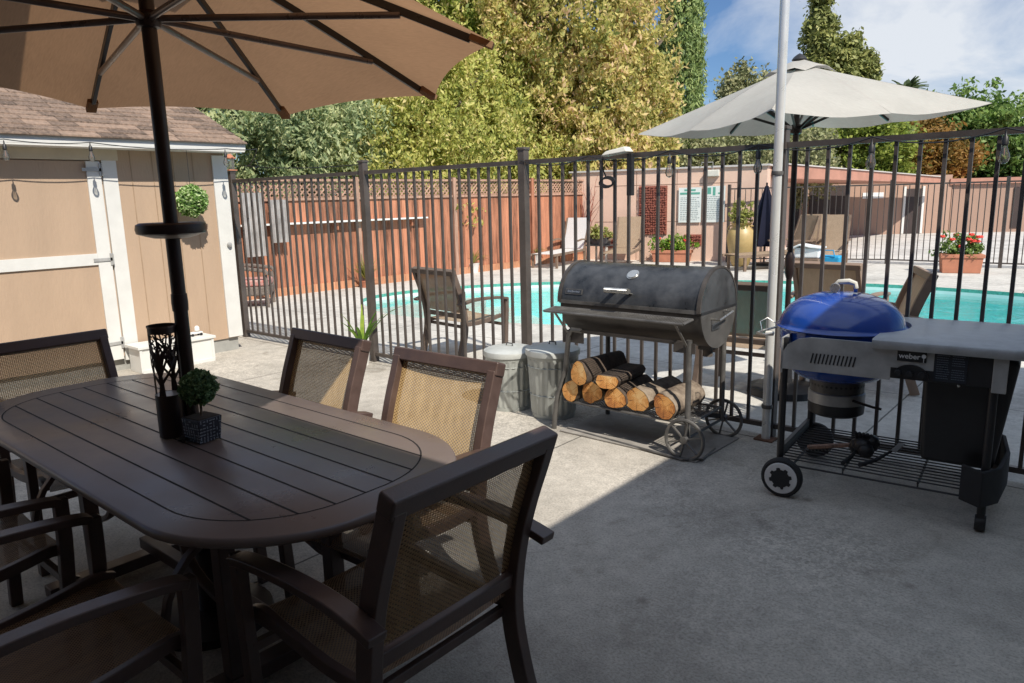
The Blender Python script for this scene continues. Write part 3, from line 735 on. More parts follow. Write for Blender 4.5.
for base in (0, PI):
    rr = random.Random(3)
    curvestrip(lm, [(base, .15), (base+.05, .2), (base-.04, .25), (base+.02, .30), (base, .375)], [.026, .016, .013, .010, .005])
    for side_ in (-1, 1):
        for z0, sp_, z1 in ((.195, 1.25, .30), (.225, 1.1, .375), (.26, .75, .375), (.24, .55, .34), (.29, 1.2, .36)):
            mid = base+side_*sp_*.45
            curvestrip(lm, [(base, z0), (mid, z0+(z1-z0)*.35), (base+side_*sp_*.85, z0+(z1-z0)*.7), (base+side_*sp_, z1)], [.011, .008, .006, .004])
        for q in range(34):
            a0 = base+side_*rr.uniform(.05, 1.35); z0 = rr.uniform(.275, .37); an = rr.uniform(0, 6.28); L = rr.uniform(.008, .018)
            curvestrip(lm, [(a0, z0), (a0+math.cos(an)*L/LR, min(.377, z0+math.sin(an)*L))], .0045)
lm.build('cutout_shell', 'pole', ln, smooth=60)
MB().lathe([(LR-.003, .15), (LR-.003, .154)], (0, 0, 0), 32).build('candle_shelf', 'steel', ln)
MB().lathe([(LR+.002, 0), (LR+.002, .006)], (0, 0, LH-.004), 32, cap=False).build('rim', 'strut', ln)

# ------------------------------------------------------------------ foliage helpers
def leafcloud(centers, size, m, name, parent=None, droop=0, aspect=1.8, up=0.0, jit=.35, dens=1):
    if dens > 1:
        centers = np.asarray(centers); k_ = int(len(centers)*(dens-1)); centers = np.concatenate([centers, centers[rng.integers(0, len(centers), k_)]+rng.normal(size=(k_, 3))*size*1.1])
    """one small bent quad per centre"""
    N = len(centers); c = np.asarray(centers, float)
    d = rng.normal(size=(N, 3)); d[:, 2] -= droop; d /= np.linalg.norm(d, axis=1)[:, None]
    nrm = rng.normal(size=(N, 3))*.75; nrm += np.array((.55, -.3, .75+up)); a = np.cross(d, nrm); a /= np.linalg.norm(a, axis=1)[:, None]+1e-9
    s = size*(1+jit*rng.normal(size=N)).clip(.4, 2)[:, None]
    L = d*s*aspect*.5; Wd = a*s*.5
    v = np.stack([c-L, c+Wd*.9, c+L, c-Wd*.9], 1).reshape(-1, 3)
    f = np.arange(N*4).reshape(N, 4)
    me = bpy.data.meshes.new(name); me.vertices.add(N*4); me.vertices.foreach_set('co', v.ravel())
    me.loops.add(N*4); me.loops.foreach_set('vertex_index', f.ravel().astype(np.int32))
    me.polygons.add(N); me.polygons.foreach_set('loop_start', (np.arange(N)*4).astype(np.int32)); me.polygons.foreach_set('loop_total', np.full(N, 4, np.int32))
    me.update(); me.validate(); me.materials.append(M[m])
    o = bpy.data.objects.new(name, me); COL.objects.link(o)
    if parent is not None: o.parent = parent
    return o
def clumps(nc, rad, crad, per, shell=.55, zmin=None, squash=1, lump=.25, seed=None):
    """leaf centres: nc clumps spread through an ellipsoid (rad = 3 radii) near its surface"""
    rs = np.random.default_rng(seed) if seed is not None else rng
    d = rs.normal(size=(nc, 3)); d /= np.linalg.norm(d, axis=1)[:, None]
    r = (shell+(1-shell)*rs.random(nc)**.6)*(1+lump*rs.normal(size=nc)*.6)
    cc = d*r[:, None]*np.array(rad)
    out = []
    for c in cc:
        k = int(per*rs.uniform(.5, 1.5)); cr = crad*rs.uniform(.6, 1.4)
        e = rs.normal(size=(k, 3)); e /= np.linalg.norm(e, axis=1)[:, None]; e *= (rs.random(k)**.45)[:, None]*cr; e[:, 2] *= squash
        out.append(c+e)
    return np.concatenate(out)
def trunkmesh(h, r, lean=(0, 0), limbs=5, spread=1.2, seed=1):
    rs = random.Random(seed); mb = MB()
    pts = [(lean[0]*i/6+rs.uniform(-.05, .05), lean[1]*i/6+rs.uniform(-.05, .05), h*i/6) for i in range(7)]
    mb.tube(pts, [r*(1.25-.85*i/6) for i in range(7)], 9)
    for k in range(limbs):
        i = rs.randint(2, 5); a = rs.uniform(0, 6.28); p = Vector(pts[i]); q = p+Vector((math.cos(a)*spread, math.sin(a)*spread, h*.25)); m_ = p.lerp(q, .5)+Vector((0, 0, .15))
        mb.tube([p, m_, q], [r*.45, r*.3, r*.12], 6)
    return mb
def tree(name, loc, h, crown_c, rad, nc, crad, per, size, m, label, cat='tree', bark='bark', seed=1, extra=(), droop=0, group=None, tr=.16, shell=.5):
    root = empty(name, loc, label, cat, group=group)
    trunkmesh(h, tr, limbs=6, spread=min(rad[0], rad[1])*.6, seed=seed).build('trunk', bark, root)
    pts = [clumps(nc, rad, crad, per, shell, seed=seed)+np.array(crown_c)]
    for (c2, r2, n2) in extra: pts.append(clumps(n2, r2, crad, per, shell, seed=seed+5)+np.array(c2))
    leafcloud(np.concatenate(pts), size, m, 'crown', root, droop=droop)
    return root

# topiary on the table
tp = empty('potted_topiary', (5.675, -3.345, .7425), 'small ball topiary in a dark square patterned pot on the table', 'potted plant', rz=.15)
TPX = .095
pt = MB().add([(-.04, -.04, 0), (.04, -.04, 0), (.04, .04, 0), (-.04, .04, 0), (-.048, -.048, .085), (.048, -.048, .085), (.048, .048, .085), (-.048, .048, .085)], [(0, 3, 2, 1), (4, 5, 6, 7), (0, 1, 5, 4), (1, 2, 6, 5), (2, 3, 7, 6), (3, 0, 4, 7)]).build('pot', 'potpat', tp, bevel=.003)
pp = MB(); rr = random.Random(5)
for face in range(4):
    ca, sa = math.cos(face*PI/2), math.sin(face*PI/2)
    for i in range(7):
        for j in range(7):
            if rr.random() < .16: continue
            xx = -.038+i*.0127; zz_ = .006+j*.0118; w_ = rr.choice([.0085, .0105]); h_ = .003
            if rr.random() < .5: w_, h_ = .003, rr.choice([.0085, .0105])
            off = -(.0402+.008*zz_/.085+.0006)
            p = (xx*ca-off*-sa*-1*-1 if False else xx*ca-off*sa, xx*sa+off*ca, zz_)
            pp.box(p, (w_, .0015, h_), rz=face*PI/2)
pp.build('pot_pattern', 'potline', pt, smooth=0)
MB().box((0, 0, .084), (.086, .086, .006)).build('soil', 'soil', tp)
MB().tube([(0, 0, .08), (.004, 0, .13), (0, 0, .19)], .0045, 8).build('stem', 'bark', tp)
MB().lathe([(.02, -.04), (.045, -.015), (.047, .01), (.03, .035), (.01, .045)], (0, 0, .19), 16).build('foliage_core', 'leaf_top', tp)
leafcloud(clumps(420, (.057, .057, .056), .009, 18, .8, seed=4, lump=.02)+np.array((0, 0, .19)), .0085, 'leaf_top', 'foliage', tp, aspect=1.7)
tg = MB()
for k in range(3): tg.tube([(5.6+.012*k, -3.39-.01*k, .748), (5.62+.012*k, -3.372-.01*k, .752), (5.63+.012*k, -3.385-.01*k, .748)], .005, 6)
tag(tg.build('cable_clip', 'black'), 'little dark clips lying on the table at the foot of the umbrella pole', 'clip')

# ------------------------------------------------------------------ shed
SX = .72; SY = -.43
sh = empty('garden_shed', (SX, SY, 0), 'tan garden shed with white trim and brown shingled roof', 'shed')
wl_ = MB(); wl_.b2((-2.6, -5.2, .14), (0, 0, 2.10))
for y in np.arange(-.27, -1.1, -.2032): pass
wl_.build('wall', 'shed', sh, smooth=0)
gl = MB()
for y in (-.34, -.54, -.745, -.95): gl.box((.0015, y, 1.12), (.004, .008, 1.93))
gl.build('siding_groove', mat('siding_groove', (.35, .25, .165), .9), sh, smooth=0)
MB().b2((-2.56, -5.16, 0), (-.02, -.02, .15)).build('footing', 'found', sh)
MB().b2((.0, -.14, .15), (.022, .02, 2.06)).b2((-.14, 0.0, .15), (-.0, .022, 2.06)).build('corner_trim', 'trim', sh, bevel=.002)
MB().b2((.0, -1.22, .10), (.026, -1.09, 2.0)).build('door_trim', 'trim', sh, bevel=.002)
MB().b2((.0, -4.4, 1.985), (.03, -1.07, 2.085)).build('header_trim', mat('header_trim_tan', (.56, .48, .36), .8, var=.08), sh, bevel=.002)
dr = MB().b2((.004, -3.6, .12), (.02, -1.24, 1.975)).build('door', 'shed', sh, smooth=0)
ds = MB(); ds.b2((.02, -1.36, .12), (.038, -1.24, 1.975)).b2((.02, -3.6, 1.035), (.038, -1.36, 1.14)).b2((.02, -3.6, .12), (.038, -3.48, 1.975))
ds.build('door_trim', 'trim', dr, bevel=.002)
for z in (.28, 1.08, 1.9):
    MB().box((.043, -1.24, z), (.008, .03, .11)).tube([(.048, -1.23, z-.05), (.048, -1.23, z+.05)], .007, 8).bar((.045, -1.23, z), (.045, -1.40, z), .03, .004, up=(1, 0, 0)).build('hinge', 'steel', dr, bevel=.001)
MB().b2((-.05, -5.4, 2.085), (.26, .1, 2.11)).build('soffit', 'trim', sh, smooth=0)
MB().b2((.235, -5.4, 2.10), (.262, .11, 2.165)).build('fascia', 'trim', sh, bevel=.002)
# shingled roof with real overlapping courses
rf = MB(); yl, yr = -5.42, .12; x0, z0 = .29, 2.165; slope = math.radians(24); ln_ = .125
for k in range(14):
    xa = x0-k*ln_*math.cos(slope); za = z0+k*ln_*math.sin(slope)
    xb = x0-(k+1.15)*ln_*math.cos(slope); zb = z0+(k+1.15)*ln_*math.sin(slope)
    y = yl+ (k % 3)*.1
    ra = random.Random(k)
    ycur = yl
    while ycur < yr:
        w = ra.uniform(.16, .34); y2 = min(yr, ycur+w); e_ = ra.uniform(-.002, .003)
        rf.add([(xa, ycur+.002, za+.012+e_), (xa, y2-.002, za+.012+e_), (xb, y2-.002, zb+.002), (xb, ycur+.002, zb+.002), (xa, ycur+.002, za+.001), (xa, y2-.002, za+.001)], [(0, 1, 2, 3), (0, 4, 5, 1)])
        ycur = y2
rfo = rf.build('roof', woodfence_mat('shingle_brown', (.215, .15, .11)), sh, smooth=0)
M_sh = mat('roof_deck_brown', (.10, .07, .055), .9)
MB().add([(x0, yl, z0-.004), (x0, yr, z0-.004), (x0-1.7, yr, z0-.004+1.7*math.tan(slope)), (x0-1.7, yl, z0-.004+1.7*math.tan(slope))], [(0, 1, 2, 3)]).add([(x0-1.7, yl, z0-.004+1.7*math.tan(slope)), (x0-1.7, yr, z0-.004+1.7*math.tan(slope)), (-2.9, yr, 2.18), (-2.9, yl, 2.18)], [(0, 1, 2, 3)]).build('roof_deck', M_sh, sh, smooth=0)
MB().add([(.0, 0, 2.1), (-2.6, 0, 2.1), (-1.41, 0, 2.9)], [(0, 1, 2)]).build('gable', 'shed', sh, smooth=0)
MB().lathe([(.0, 0), (.022, .003), (.027, .02), (.02, .035), (.0, .04)], (.022, -.045, 1.14), 16, 'X').build('round_knob', 'steel', sh)
# hanging ball plant on the shed wall
hb = empty('hanging_ball_plant', (SX+.22, -.93, 1.60), 'bright leafy ball plant hanging in front of the tan shed wall', 'hanging plant')
leafcloud(clumps(330, (.142, .142, .142), .02, 26, .75, seed=8, lump=.03), .019, 'leaf_box', 'foliage', hb)
MB().lathe([(.03, -.12), (.10, -.07), (.125, 0), (.10, .07), (.03, .12)], (0, 0, 0), 16).build('core', 'leaf_top', hb)
MB().tube([(0, 0, .08), (0, 0, .53)], .0025, 5).build('cord', 'black', hb)
# planter box below
pb = empty('planter_box', (.93, -1.28, 0), 'low white wooden box standing against the foot of the shed', 'box')
MB().b2((-.13, -.36, 0), (.13, .36, .235)).build('body', 'trim', pb, bevel=.004)
MB().b2((-.15, -.385, .235), (.15, .385, .262)).build('lid', 'trim', pb, bevel=.004)
tz = MB()
for y in (-.36, .0, .35): tz.b2((.131, y-.01, .01), (.138, y+.015, .235))
tz.b2((.131, -.36, .0), (.14, .36, .035)).build('edge_trim', 'trim', pb, bevel=.002)
ty = empty('toy_figure', (.93, -1.03, .262), 'little white garden ornament on wheels on top of the white box', 'ornament')
MB().box((0, 0, .03), (.06, .13, .018)).lathe([(.012, .04), (.026, .055), (.024, .085), (.008, .1)], (0, .02, 0), 14).build('body', 'whitepot', ty, bevel=.003)
for y in (-.045, .045):
    for x in (-.03, .03): MB().cyl((x, y, .014), .014, .012, 12, 'X').build('wheel', 'black', ty)

# ------------------------------------------------------------------ string lights
def bulb_string(name, loc, pts, bulbs, label, group):
    root = empty(name, loc, label, 'string lights', group=group)
    o = Vector(loc)
    MB().tube([Vector(p)-o for p in pts], .0045, 6).build('wire', 'black', root)
    for b in bulbs:
        b = Vector(b)-o
        s_ = MB().lathe([(.004, .07), (.006, .045), (.014, .035), (.016, .0), (.012, -.005)], b, 14).build('socket', 'black', root)
        MB().lathe([(.010, -.004), (.015, -.02), (.025, -.05), (.027, -.065), (.020, -.085), (.006, -.094)], b, 14).build('bulb', 'glass', s_)
        MB().tube([b+Vector((0, 0, -.01)), b+Vector((0, 0, -.06))], .002, 5).build('filament', 'terracotta', s_)
    return root
def sag(a, b, n=8, s=.05):
    a, b = Vector(a), Vector(b); return [a.lerp(b, i/n)-Vector((0, 0, s*4*(i/n)*(1-i/n))) for i in range(n+1)]
ey = 1.02
w1 = sag((ey, -4.2, 2.13), (ey, -2.48, 2.12))+sag((ey, -2.48, 2.12), (ey, -1.83, 2.12), s=.02)+sag((ey, -1.83, 2.12), (ey, -.55, 2.11), s=.03)+sag((ey, -.55, 2.11), (1.0, -.2, 2.12), s=.01)+sag((1.0, -.2, 2.12), (.4, .0, 1.98), s=.05)+sag((.4, 0, 1.98), (2.47, -.02, 1.9), s=.03)
bulb_string('string_lights', (ey, -1.5, 2.12), w1, [(ey, -2.48, 2.04), (ey, -1.83, 2.05), (ey, -.57, 2.03)], 'string of clear bulbs along the shed eave', 'string lights')
def pth(xs):
    out = []
    for a, b in zip(xs[:-1], xs[1:]): out += sag((a, -.035, 1.835), (b, -.035, 1.835), s=.05)
    return out
bx = [4.42, 5.05, 5.70, 6.30, 6.94, 7.56, 8.2]
bulb_string('string_lights', (6.4, -.035, 1.83), pth(bx), [(x, -.04, 1.755) for x in bx[2:]], 'string of clear bulbs hanging from the top rail of the picket fence', 'string lights')
# work lamp on the fence
wk = empty('clamp_lamp', (5.33, -.05, 1.83), 'beige clamp lamp with coiled black cord on top of the picket fence', 'lamp')
MB().add([(-.12, -.08, -.01), (.1, -.08, .01), (.1, .02, .01), (-.12, .02, -.01), (-.09, -.06, .025), (.07, -.06, .05), (.07, .01, .05), (-.09, .01, .025)], [(0, 3, 2, 1), (4, 5, 6, 7), (0, 1, 5, 4), (1, 2, 6, 5), (2, 3, 7, 6), (3, 0, 4, 7)]).build('shade', 'bone', wk, bevel=.012)
MB().b2((.06, -.02, -.28), (.1, .02, .0)).build('bracket', 'black', wk, bevel=.004)
cb = MB()
for k in range(3): cb.tube([(-.10+.055*math.cos(a)+.01*k, -.03, -.19+.032*math.sin(a)+.006*k) for a in np.linspace(0, 2*PI, 16)], .006, 6)
cb.tube([(-.1, -.02, -.16), (-.14, -.02, -.08), (-.13, -.02, 0)], .005, 6).build('cord', 'black', wk)
gl_ = empty('post_lantern', (.09, 0, 1.945), 'small copper coloured lantern on the gate post beside the shed', 'lantern')
MB().box((0, 0, .0), (.1, .1, .012)).box((0, 0, .135), (.09, .09, .01)).lathe([(.06, .14), (.02, .18), (.005, .2)], (0, 0, 0), 4).build('frame', 'terracotta', gl_)
MB().box((0, 0, .07), (.06, .06, .12)).build('glass_pane', 'glass', gl_)

# ------------------------------------------------------------------ offset smoker grill
SMX, SMY, SMZ, SMR = 5.765, -.45, .88, .24
sm = empty('barrel_grill', (SMX, SMY, 0), 'black barrel smoker grill with wire wood shelf and spoked wheels by the picket fence', 'grill')
HL = .495
bd = MB(); A = np.linspace(-PI, 0, 25)   # lower half: seam from front (y-) to back
def halfcyl(mb, r, x0, x1, a0, a1, zc=SMZ, n=28, cap=True, th=.006):
    aa = np.linspace(a0, a1, n); vs = []
    for x in (x0, x1):
        for a in aa: vs.append((x, r*math.cos(a), zc+r*math.sin(a)))
    fs = [(i, i+1, i+1+n, i+n) for i in range(n-1)]
    if cap: fs += [tuple(range(n)), tuple(range(n, 2*n))]
    fs += [(0, n-1, 2*n-1, n)]
    mb.add(vs, fs)
halfcyl(bd, SMR-.006, -HL, HL, -PI-.10, .0-.25+.25)
bd.build('firebox', 'smokerbody', sm, smooth=30)
ld = MB(); halfcyl(ld, SMR+.004, -HL-.004, HL-.012, .02, PI-.0)
lid = ld.build('lid', 'smoker', sm, smooth=30)
for x_ in (HL-.006, -HL+.001): MB().path([(x_, (SMR+.007)*math.cos(a), SMZ+(SMR+.007)*math.sin(a)) for a in np.linspace(.02, PI-.0, 28)], (1, 0, 0), .024, .012).build('lid_rim', 'smokerbody', lid, smooth=30)
MB().box((HL+.006, 0, SMZ-.003), (.006, SMR*2, .012)).build('end_seam', 'black', sm)
ec = MB(); halfcyl(ec, SMR-.002, HL-.012, HL+.004, .0, PI)
ec.build('lid_end', 'smoker', lid, smooth=30)
ec = MB(); halfcyl(ec, SMR-.004, HL-.002, HL+.005, -PI, -.0); ec.build('end_plate', 'smokercap', sm, smooth=30)
MB().bar((-HL, -SMR-.004, SMZ+.005), (HL, -SMR-.004, SMZ+.005), .006, .022).build('seam_strip', 'smokerleg', sm)
# handle on the lid
ha = math.radians(160)
hp = Vector((-.03, SMR*math.cos(ha), SMZ+SMR*math.sin(ha)))
hd = MB(); hd.tube([hp+Vector((-.085+.0085*i/2, -.075+(.004 if i % 2 else 0), .025)) for i in range(41)], .017, 12)
for s_ in (-1, 1): hd.bar(hp+Vector((s_*.06, .004, .0)), hp+Vector((s_*.055, -.075, .022)), .034, .006)
hd.build('handle', 'chrome', lid)
ta = math.radians(128); tn = Vector((0, math.cos(ta), math.sin(ta)))
thm = MB()
for rad_, off in (((.04), .006), ((.033), .012)):
    vs = [Vector((0.0, 0, SMZ))+tn*(SMR+off)+Vector((rad_*math.cos(a), 0, 0))+tn.cross(Vector((1, 0, 0)))*rad_*math.sin(a) for a in np.linspace(0, 2*PI, 24, endpoint=False)]
    vb = [v-tn*.012 for v in vs]
    thm.add(vs+vb, [tuple(range(24))]+[(i, (i+1) % 24, (i+1) % 24+24, i+24) for i in range(24)])
thm.build('thermometer', 'chrome', lid, smooth=40)
# name plate
pa = math.radians(163); pn = Vector((0, math.cos(pa), math.sin(pa))); pu = Vector((0, -math.sin(pa), math.cos(pa)))*-1
def onlid(x, da, w, h, th, name, m):
    a_ = pa+da; n_ = Vector((0, math.cos(a_), math.sin(a_))); c_ = Vector((x, 0, SMZ))+n_*(SMR+.006)
    u_ = Vector((0, -math.sin(a_), math.cos(a_)))
    mb = MB(); X_ = Vector((1, 0, 0)); vs = []
    for s1 in (-1, 1):
        for a1, b1 in ((-1, -1), (1, -1), (1, 1), (-1, 1)): vs.append(c_+X_*a1*w/2+u_*b1*h/2+n_*th*s1/2)
    mb.add(vs, [(0, 1, 2, 3), (4, 5, 6, 7), (0, 1, 5, 4), (1, 2, 6, 5), (2, 3, 7, 6), (3, 0, 4, 7)])
    return mb
onlid(-.385, 0, .13, .034, .006, '', '').build('name_plate', 'smokerleg', lid)
pl_ = onlid(-.385, 0, .118, .024, .009, '', '').build('plate_face', 'smoker', lid)
sc_mb = MB(); rr = random.Random(9)
for k in range(9):
    q = onlid(-.385-.042+k*.0105, 0, .005, rr.choice([.008, .013, .010]), .011, '', ''); sc_mb.add(q.v, q.f)
sc_mb.build('plate_lettering', 'chrome', lid, smooth=0)
# front wire shelf
sf = MB()
for i in range(2): sf.tube([(-.52, -.26-.12*i, .845-.01*i), (.46, -.26-.12*i, .845-.01*i)], .008, 8)
for x in np.linspace(-.52, .46, 62): sf.tube([(x, -.26, .848), (x, -.38, .838)], .003, 5)
sf.tube([(-.52, -.26, .845), (-.52, -.38, .835)], .008, 8).tube([(.46, -.26, .845), (.46, -.38, .835)], .008, 8)
sf.build('front_shelf', 'smokerleg', sm)
for x in (-.45, .40): MB().bar((x, -.36, .832), (x+.02, -.235, .67), .018, .006).build('shelf_bracket', 'smokerleg', sm)
# end handle and damper
MB().tube([(HL+.004, -.10, .83), (HL+.06, -.11, .83), (HL+.06, .07, .86), (HL+.004, .06, .86)], .006, 8).build('side_handle', 'chrome', sm)
MB().b2((HL, -.10, .76), (HL+.012, .0, .80)).build('air_damper', 'smoker', sm, bevel=.003)
MB().lathe([(.03, .0), (.03, .06), (.05, .09)], (HL-.06, 0, .585), 18).build('grease_cup', mat('grease_cup_steel', (.12, .10, .085), .7, var=.3, scale=20), sm)
MB().b2((HL-.1, -.05, .63), (HL-.02, .05, .67)).build('drain_box', 'smokerbody', sm)
# chimney bracket plate + legs
for x, nm in ((-.43, 'l'), (.43, 'r')):
    for y in (-.235, .235):
        if x < 0 and y < 0: pts = [(x+.10, y, .70), (x+.03, y, .70), (x, y, .66), (x-.03, y, .42), (x-.10, y, .22), (x-.12, y, .10), (x-.13, y, 0)]
        elif x > 0: pts = [(x, y, .72), (x, y, .12)]
        else: pts = [(x, y, .70), (x, y, 0)]
        MB().tube(pts, .017, 12).build('leg', 'smokerleg', sm)
MB().box((-.40, -.225, .655), (.16, .01, .08)).build('leg_gusset', 'smokerbody', sm)
MB().box((.40, -.235, .67), (.14, .01, .06)).build('leg_gusset', 'smokerbody', sm)
MB().bar((-.43, -.22, .695), (.43, -.22, .695), .03, .02).bar((-.43, .22, .695), (.43, .22, .695), .03, .02).bar((-.43, -.2, .45), (-.43, .2, .45), .016, .02).build('frame_rail', 'smokerbody', sm)
bs = MB(); zs = .215
for y in (-.24, .2): bs.tube([(-.47, y, zs), (.44, y, zs)], .008, 8)
for x in (-.47, .44): bs.tube([(x, -.24, zs), (x, .2, zs)], .008, 8)
for x in np.linspace(-.47, .44, 44): bs.tube([(x, -.24, zs), (x, .2, zs)], .0022, 4)
for y in np.linspace(-.24, .2, 22): bs.tube([(-.47, y, zs+.002), (.44, y, zs+.002)], .0022, 4)
bs.build('wire_shelf', 'smokerleg', sm)
for y in (-.27, .27):
    wm = MB().tube([(.43+.12*math.cos(a), y, .125+.12*math.sin(a)) for a in np.linspace(0, 2*PI, 32, endpoint=False)], .011, 8, closed=True)
    for k in range(6):
        a = k*PI/3+.3; wm.bar((.43, y, .125), (.43+.115*math.cos(a), y, .125+.115*math.sin(a)), .007, .016, up=(0, 1, 0))
    wm.cyl((.43, y, .125), .022, .03, 14, 'Y').build('wheel', 'smokerleg', sm)
MB().tube([(.43, -.28, .125), (.43, .28, .125)], .009, 8).bar((.25, .02, .19), (.43, .24, .15), .03, .03).build('axle', 'smoker', sm)
# firewood
def make_log(L, r, half, seed, label, x, y, z, ang):
    rs = random.Random(seed); root = empty('firewood_log', (x, y, z), label, 'log', rz=ang, group='firewood on the grill shelf')
    n_ = 22; a0 = rs.uniform(0, 6); rad = [r*(1+.10*math.sin(2*a+a0)+.07*math.sin(3*a+a0*2)+rs.uniform(-.05, .05)) for a in np.linspace(0, 2*PI, n_, endpoint=False)]
    A_ = np.linspace(0, 2*PI, n_, endpoint=False)
    def ring(yy, k): 
        out = []
        for i, a in enumerate(A_):
            xx = rad[i]*k*math.cos(a); zz2 = rad[i]*k*math.sin(a)
            if half: zz2 = max(zz2, -r*.25) if half > 0 else min(zz2, r*.35)
            out.append((xx, yy, zz2))
        return out
    mb = MB(); rings = [ring(-L/2, 1), ring(-L/4, 1.01), ring(0, 1.0), ring(L/4, 1.02), ring(L/2, 1)]
    vs = [p for r_2 in rings for p in r_2]; fs = [(j*n_+i, j*n_+(i+1) % n_, (j+1)*n_+(i+1) % n_, (j+1)*n_+i) for j in range(4) for i in range(n_)]
    mb.add(vs, fs); mb.build('bark', 'bark' if seed % 2 else 'darkbark', root, smooth=50)
    for yy in (-L/2-.001, L/2+.001): MB().add(ring(yy, .965)+[(0, yy, 0)], [(i, (i+1) % n_, n_) for i in range(n_)]).build('cut_end', 'logend', root, smooth=0)
    MB().lathe([(1, -.012), (1, .012)], (0, 0, 0), 4) 
    return root
zb = zs+.008
logs = [(-.395, .070, 0, 2, 'dark red half shaded log at the left end of the lower row', .070),
        (-.235, .078, 0, 1, 'orange log with shaded top beside the grill leg in the lower row', .078),
        (-.065, .074, 0, 4, 'lower row log crossed by a diagonal shadow band', .074),
        (.105, .082, 0, 3, 'roundest pale yellow log end in the middle of the lower row', .082),
        (.285, .075, 0, 5, 'log with a dark wedge on its end, nearest the wheels', .075)]
for i, (dx, r0, hf, sd, lb, zo) in enumerate(logs):
    make_log(.40, r0, hf, sd, lb, SMX+dx, SMY-.06+.02*(i % 2), zb+zo+.002, random.uniform(-.1, .1))
make_log(.42, .074, 0, 6, 'round log lying on top of the firewood at its left', SMX-.29, SMY-.08, zb+.205, -.12)
make_log(.40, .072, -1, 8, 'flat split log lying on top of the firewood beside the round one', SMX-.12, SMY-.09, zb+.195, .10)
tag(MB().prism([(5.28, -.72), (6.28, -.73), (6.3, -.17), (5.3, -.15)], .003, .012).build('ground_mat', mat('grey_mat', (.30, .28, .255), .85, var=.25, scale=7, bump=.2), bevel=.002), 'thin grey board lying on the concrete under the barrel grill', 'mat')
rd = empty('steel_rod', (5.3, -.66, 0), 'rusty steel rod lying in front of the barrel grill', 'rod')
MB().tube([(0, 0, .013), (.9, -.09, .013), (.99, -.02, .013), (.97, .2, .013)], .008, 8).build('rod', 'smokerleg', rd)

# ------------------------------------------------------------------ trash cans
def make_can(h, r, name='trash_can'):
    root = empty(name, (0, 0, 0), '', 'trash can', group='galvanised cans by the picket fence')
    seg = 128
    mb = MB(); prof = [(r*.82, 0), (r*.84, .02), (r*.80, .022), (r*.83, .06)]
    mb.lathe([(r*.84, 0), (r*.85, .03)], (0, 0, 0), 64)
    mb.lathe([(r*.845, .03), (r*.86, .05), (r*.965, h-.06), (r*.98, h-.045)], (0, 0, 0), seg, ribs=22, ribd=.028)
    mb.lathe([(r*.985, h-.045), (r*1.0, h-.03), (r*1.0, h)], (0, 0, 0), 64)
    mb.build('body', 'can', root, smooth=50)
    for zz2 in (.16*h/.45, .78*h): MB().lathe([(r*(.87+.12*zz2/h)+.0, zz2), (r*(.87+.12*zz2/h)+.005, zz2+.004), (r*(.87+.12*zz2/h), zz2+.008)], (0, 0, 0), 48, cap=False).build('hoop', 'can', root)
    ld2 = MB().lathe([(r*1.06, h-.02), (r*1.07, h), (r*1.05, h+.018), (r*.9, h+.03), (r*.5, h+.042), (0.001, h+.046)], (0, 0, 0), 48).build('lid', 'canlid', root, smooth=50)
    MB().tube([(-.03, 0, h+.04), (-.028, 0, h+.065), (.028, 0, h+.065), (.03, 0, h+.04)], .005, 8).build('handle', 'smokerleg', ld2)
    for s_ in (-1, 1): MB().tube([(s_*r*.98, -.04, h-.07), (s_*(r+.012), -.04, h-.11), (s_*(r+.012), .04, h-.11), (s_*r*.98, .04, h-.07)], .004, 6).build('side_handle', 'can', root)
    return root
c1 = make_can(.425, .185); c1.location = (4.61, -.44, 0); c1['label'] = 'shorter pale galvanised can with a sunlit white lid, standing further from the grill'
c2 = make_can(.475, .185); c2.location = (5.0, -.42, 0); c2['label'] = 'taller galvanised can next to the grill legs with a shaded grey lid'

# ------------------------------------------------------------------ kettle grill cart
K = Vector((6.965, -.49, 0)); cr_ = math.radians(5)
kg = empty('kettle_grill', K, 'blue kettle charcoal grill set in a grey work table cart on wheels', 'grill', rz=cr_)
kl = MB().lathe([(.315, .850), (.318, .856), (.308, .862), (.305, .874), (.290, .912), (.258, .955), (.205, .992), (.135, 1.016), (.06, 1.026), (0.001, 1.028)], (0, 0, 0), 64).build('lid', 'kettle', kg, smooth=60)
MB().lathe([(.318, .846), (.324, .851), (.318, .857)], (0, 0, 0), 64, cap=False).build('lid_rim', 'kettle', kl)
MB().lathe([(.302, .85), (.302, .81), (.295, .72), (.27, .64), (.21, .585), (.12, .56), (0.001, .555)], (0, 0, 0), 56).build('bowl', 'kettle', kg, smooth=60)
h_ = MB().tube([(-.035, -.012, 1.028), (-.035, -.012, 1.066), (-.02, -.012, 1.082), (.03, -.012, 1.086), (.06, -.012, 1.076), (.066, -.012, 1.05)], [.012, .012, .013, .015, .013, .012], 10).build('lid_handle', 'bone', kl)
MB().lathe([(.024, -.004), (.026, .0), (.02, .006), (.004, .007)], (-.03, -.045, 1.052), 20, 'Y').build('vent_disc', 'chrome', kl)
MB().tube([(.062, -.012, 1.056), (.064, -.012, 1.03)], .010, 8).build('handle_post', 'kettle', kl)
MB().tube([(-.32, -.02, .82), (-.385, -.05, .80), (-.40, -.12, .795), (-.34, -.17, .80), (-.30, -.15, .81)], .006, 8).tube([(-.31, -.03, .83), (-.37, -.04, .87), (-.40, -.07, .85), (-.38, -.1, .81)], .003, 6).build('lid_hook', 'chrome', kl)
MB().lathe([(.012, -.02), (.014, .0), (.012, .02)], (-.325, -.145, .803), 12, 'X').build('hook_knob', 'bone', kl)
ash = MB().lathe([(.135, .57), (.135, .50)], (0, 0, 0), 40).build('ash_ring', 'smokercap', kg, smooth=30)
hm = MB()
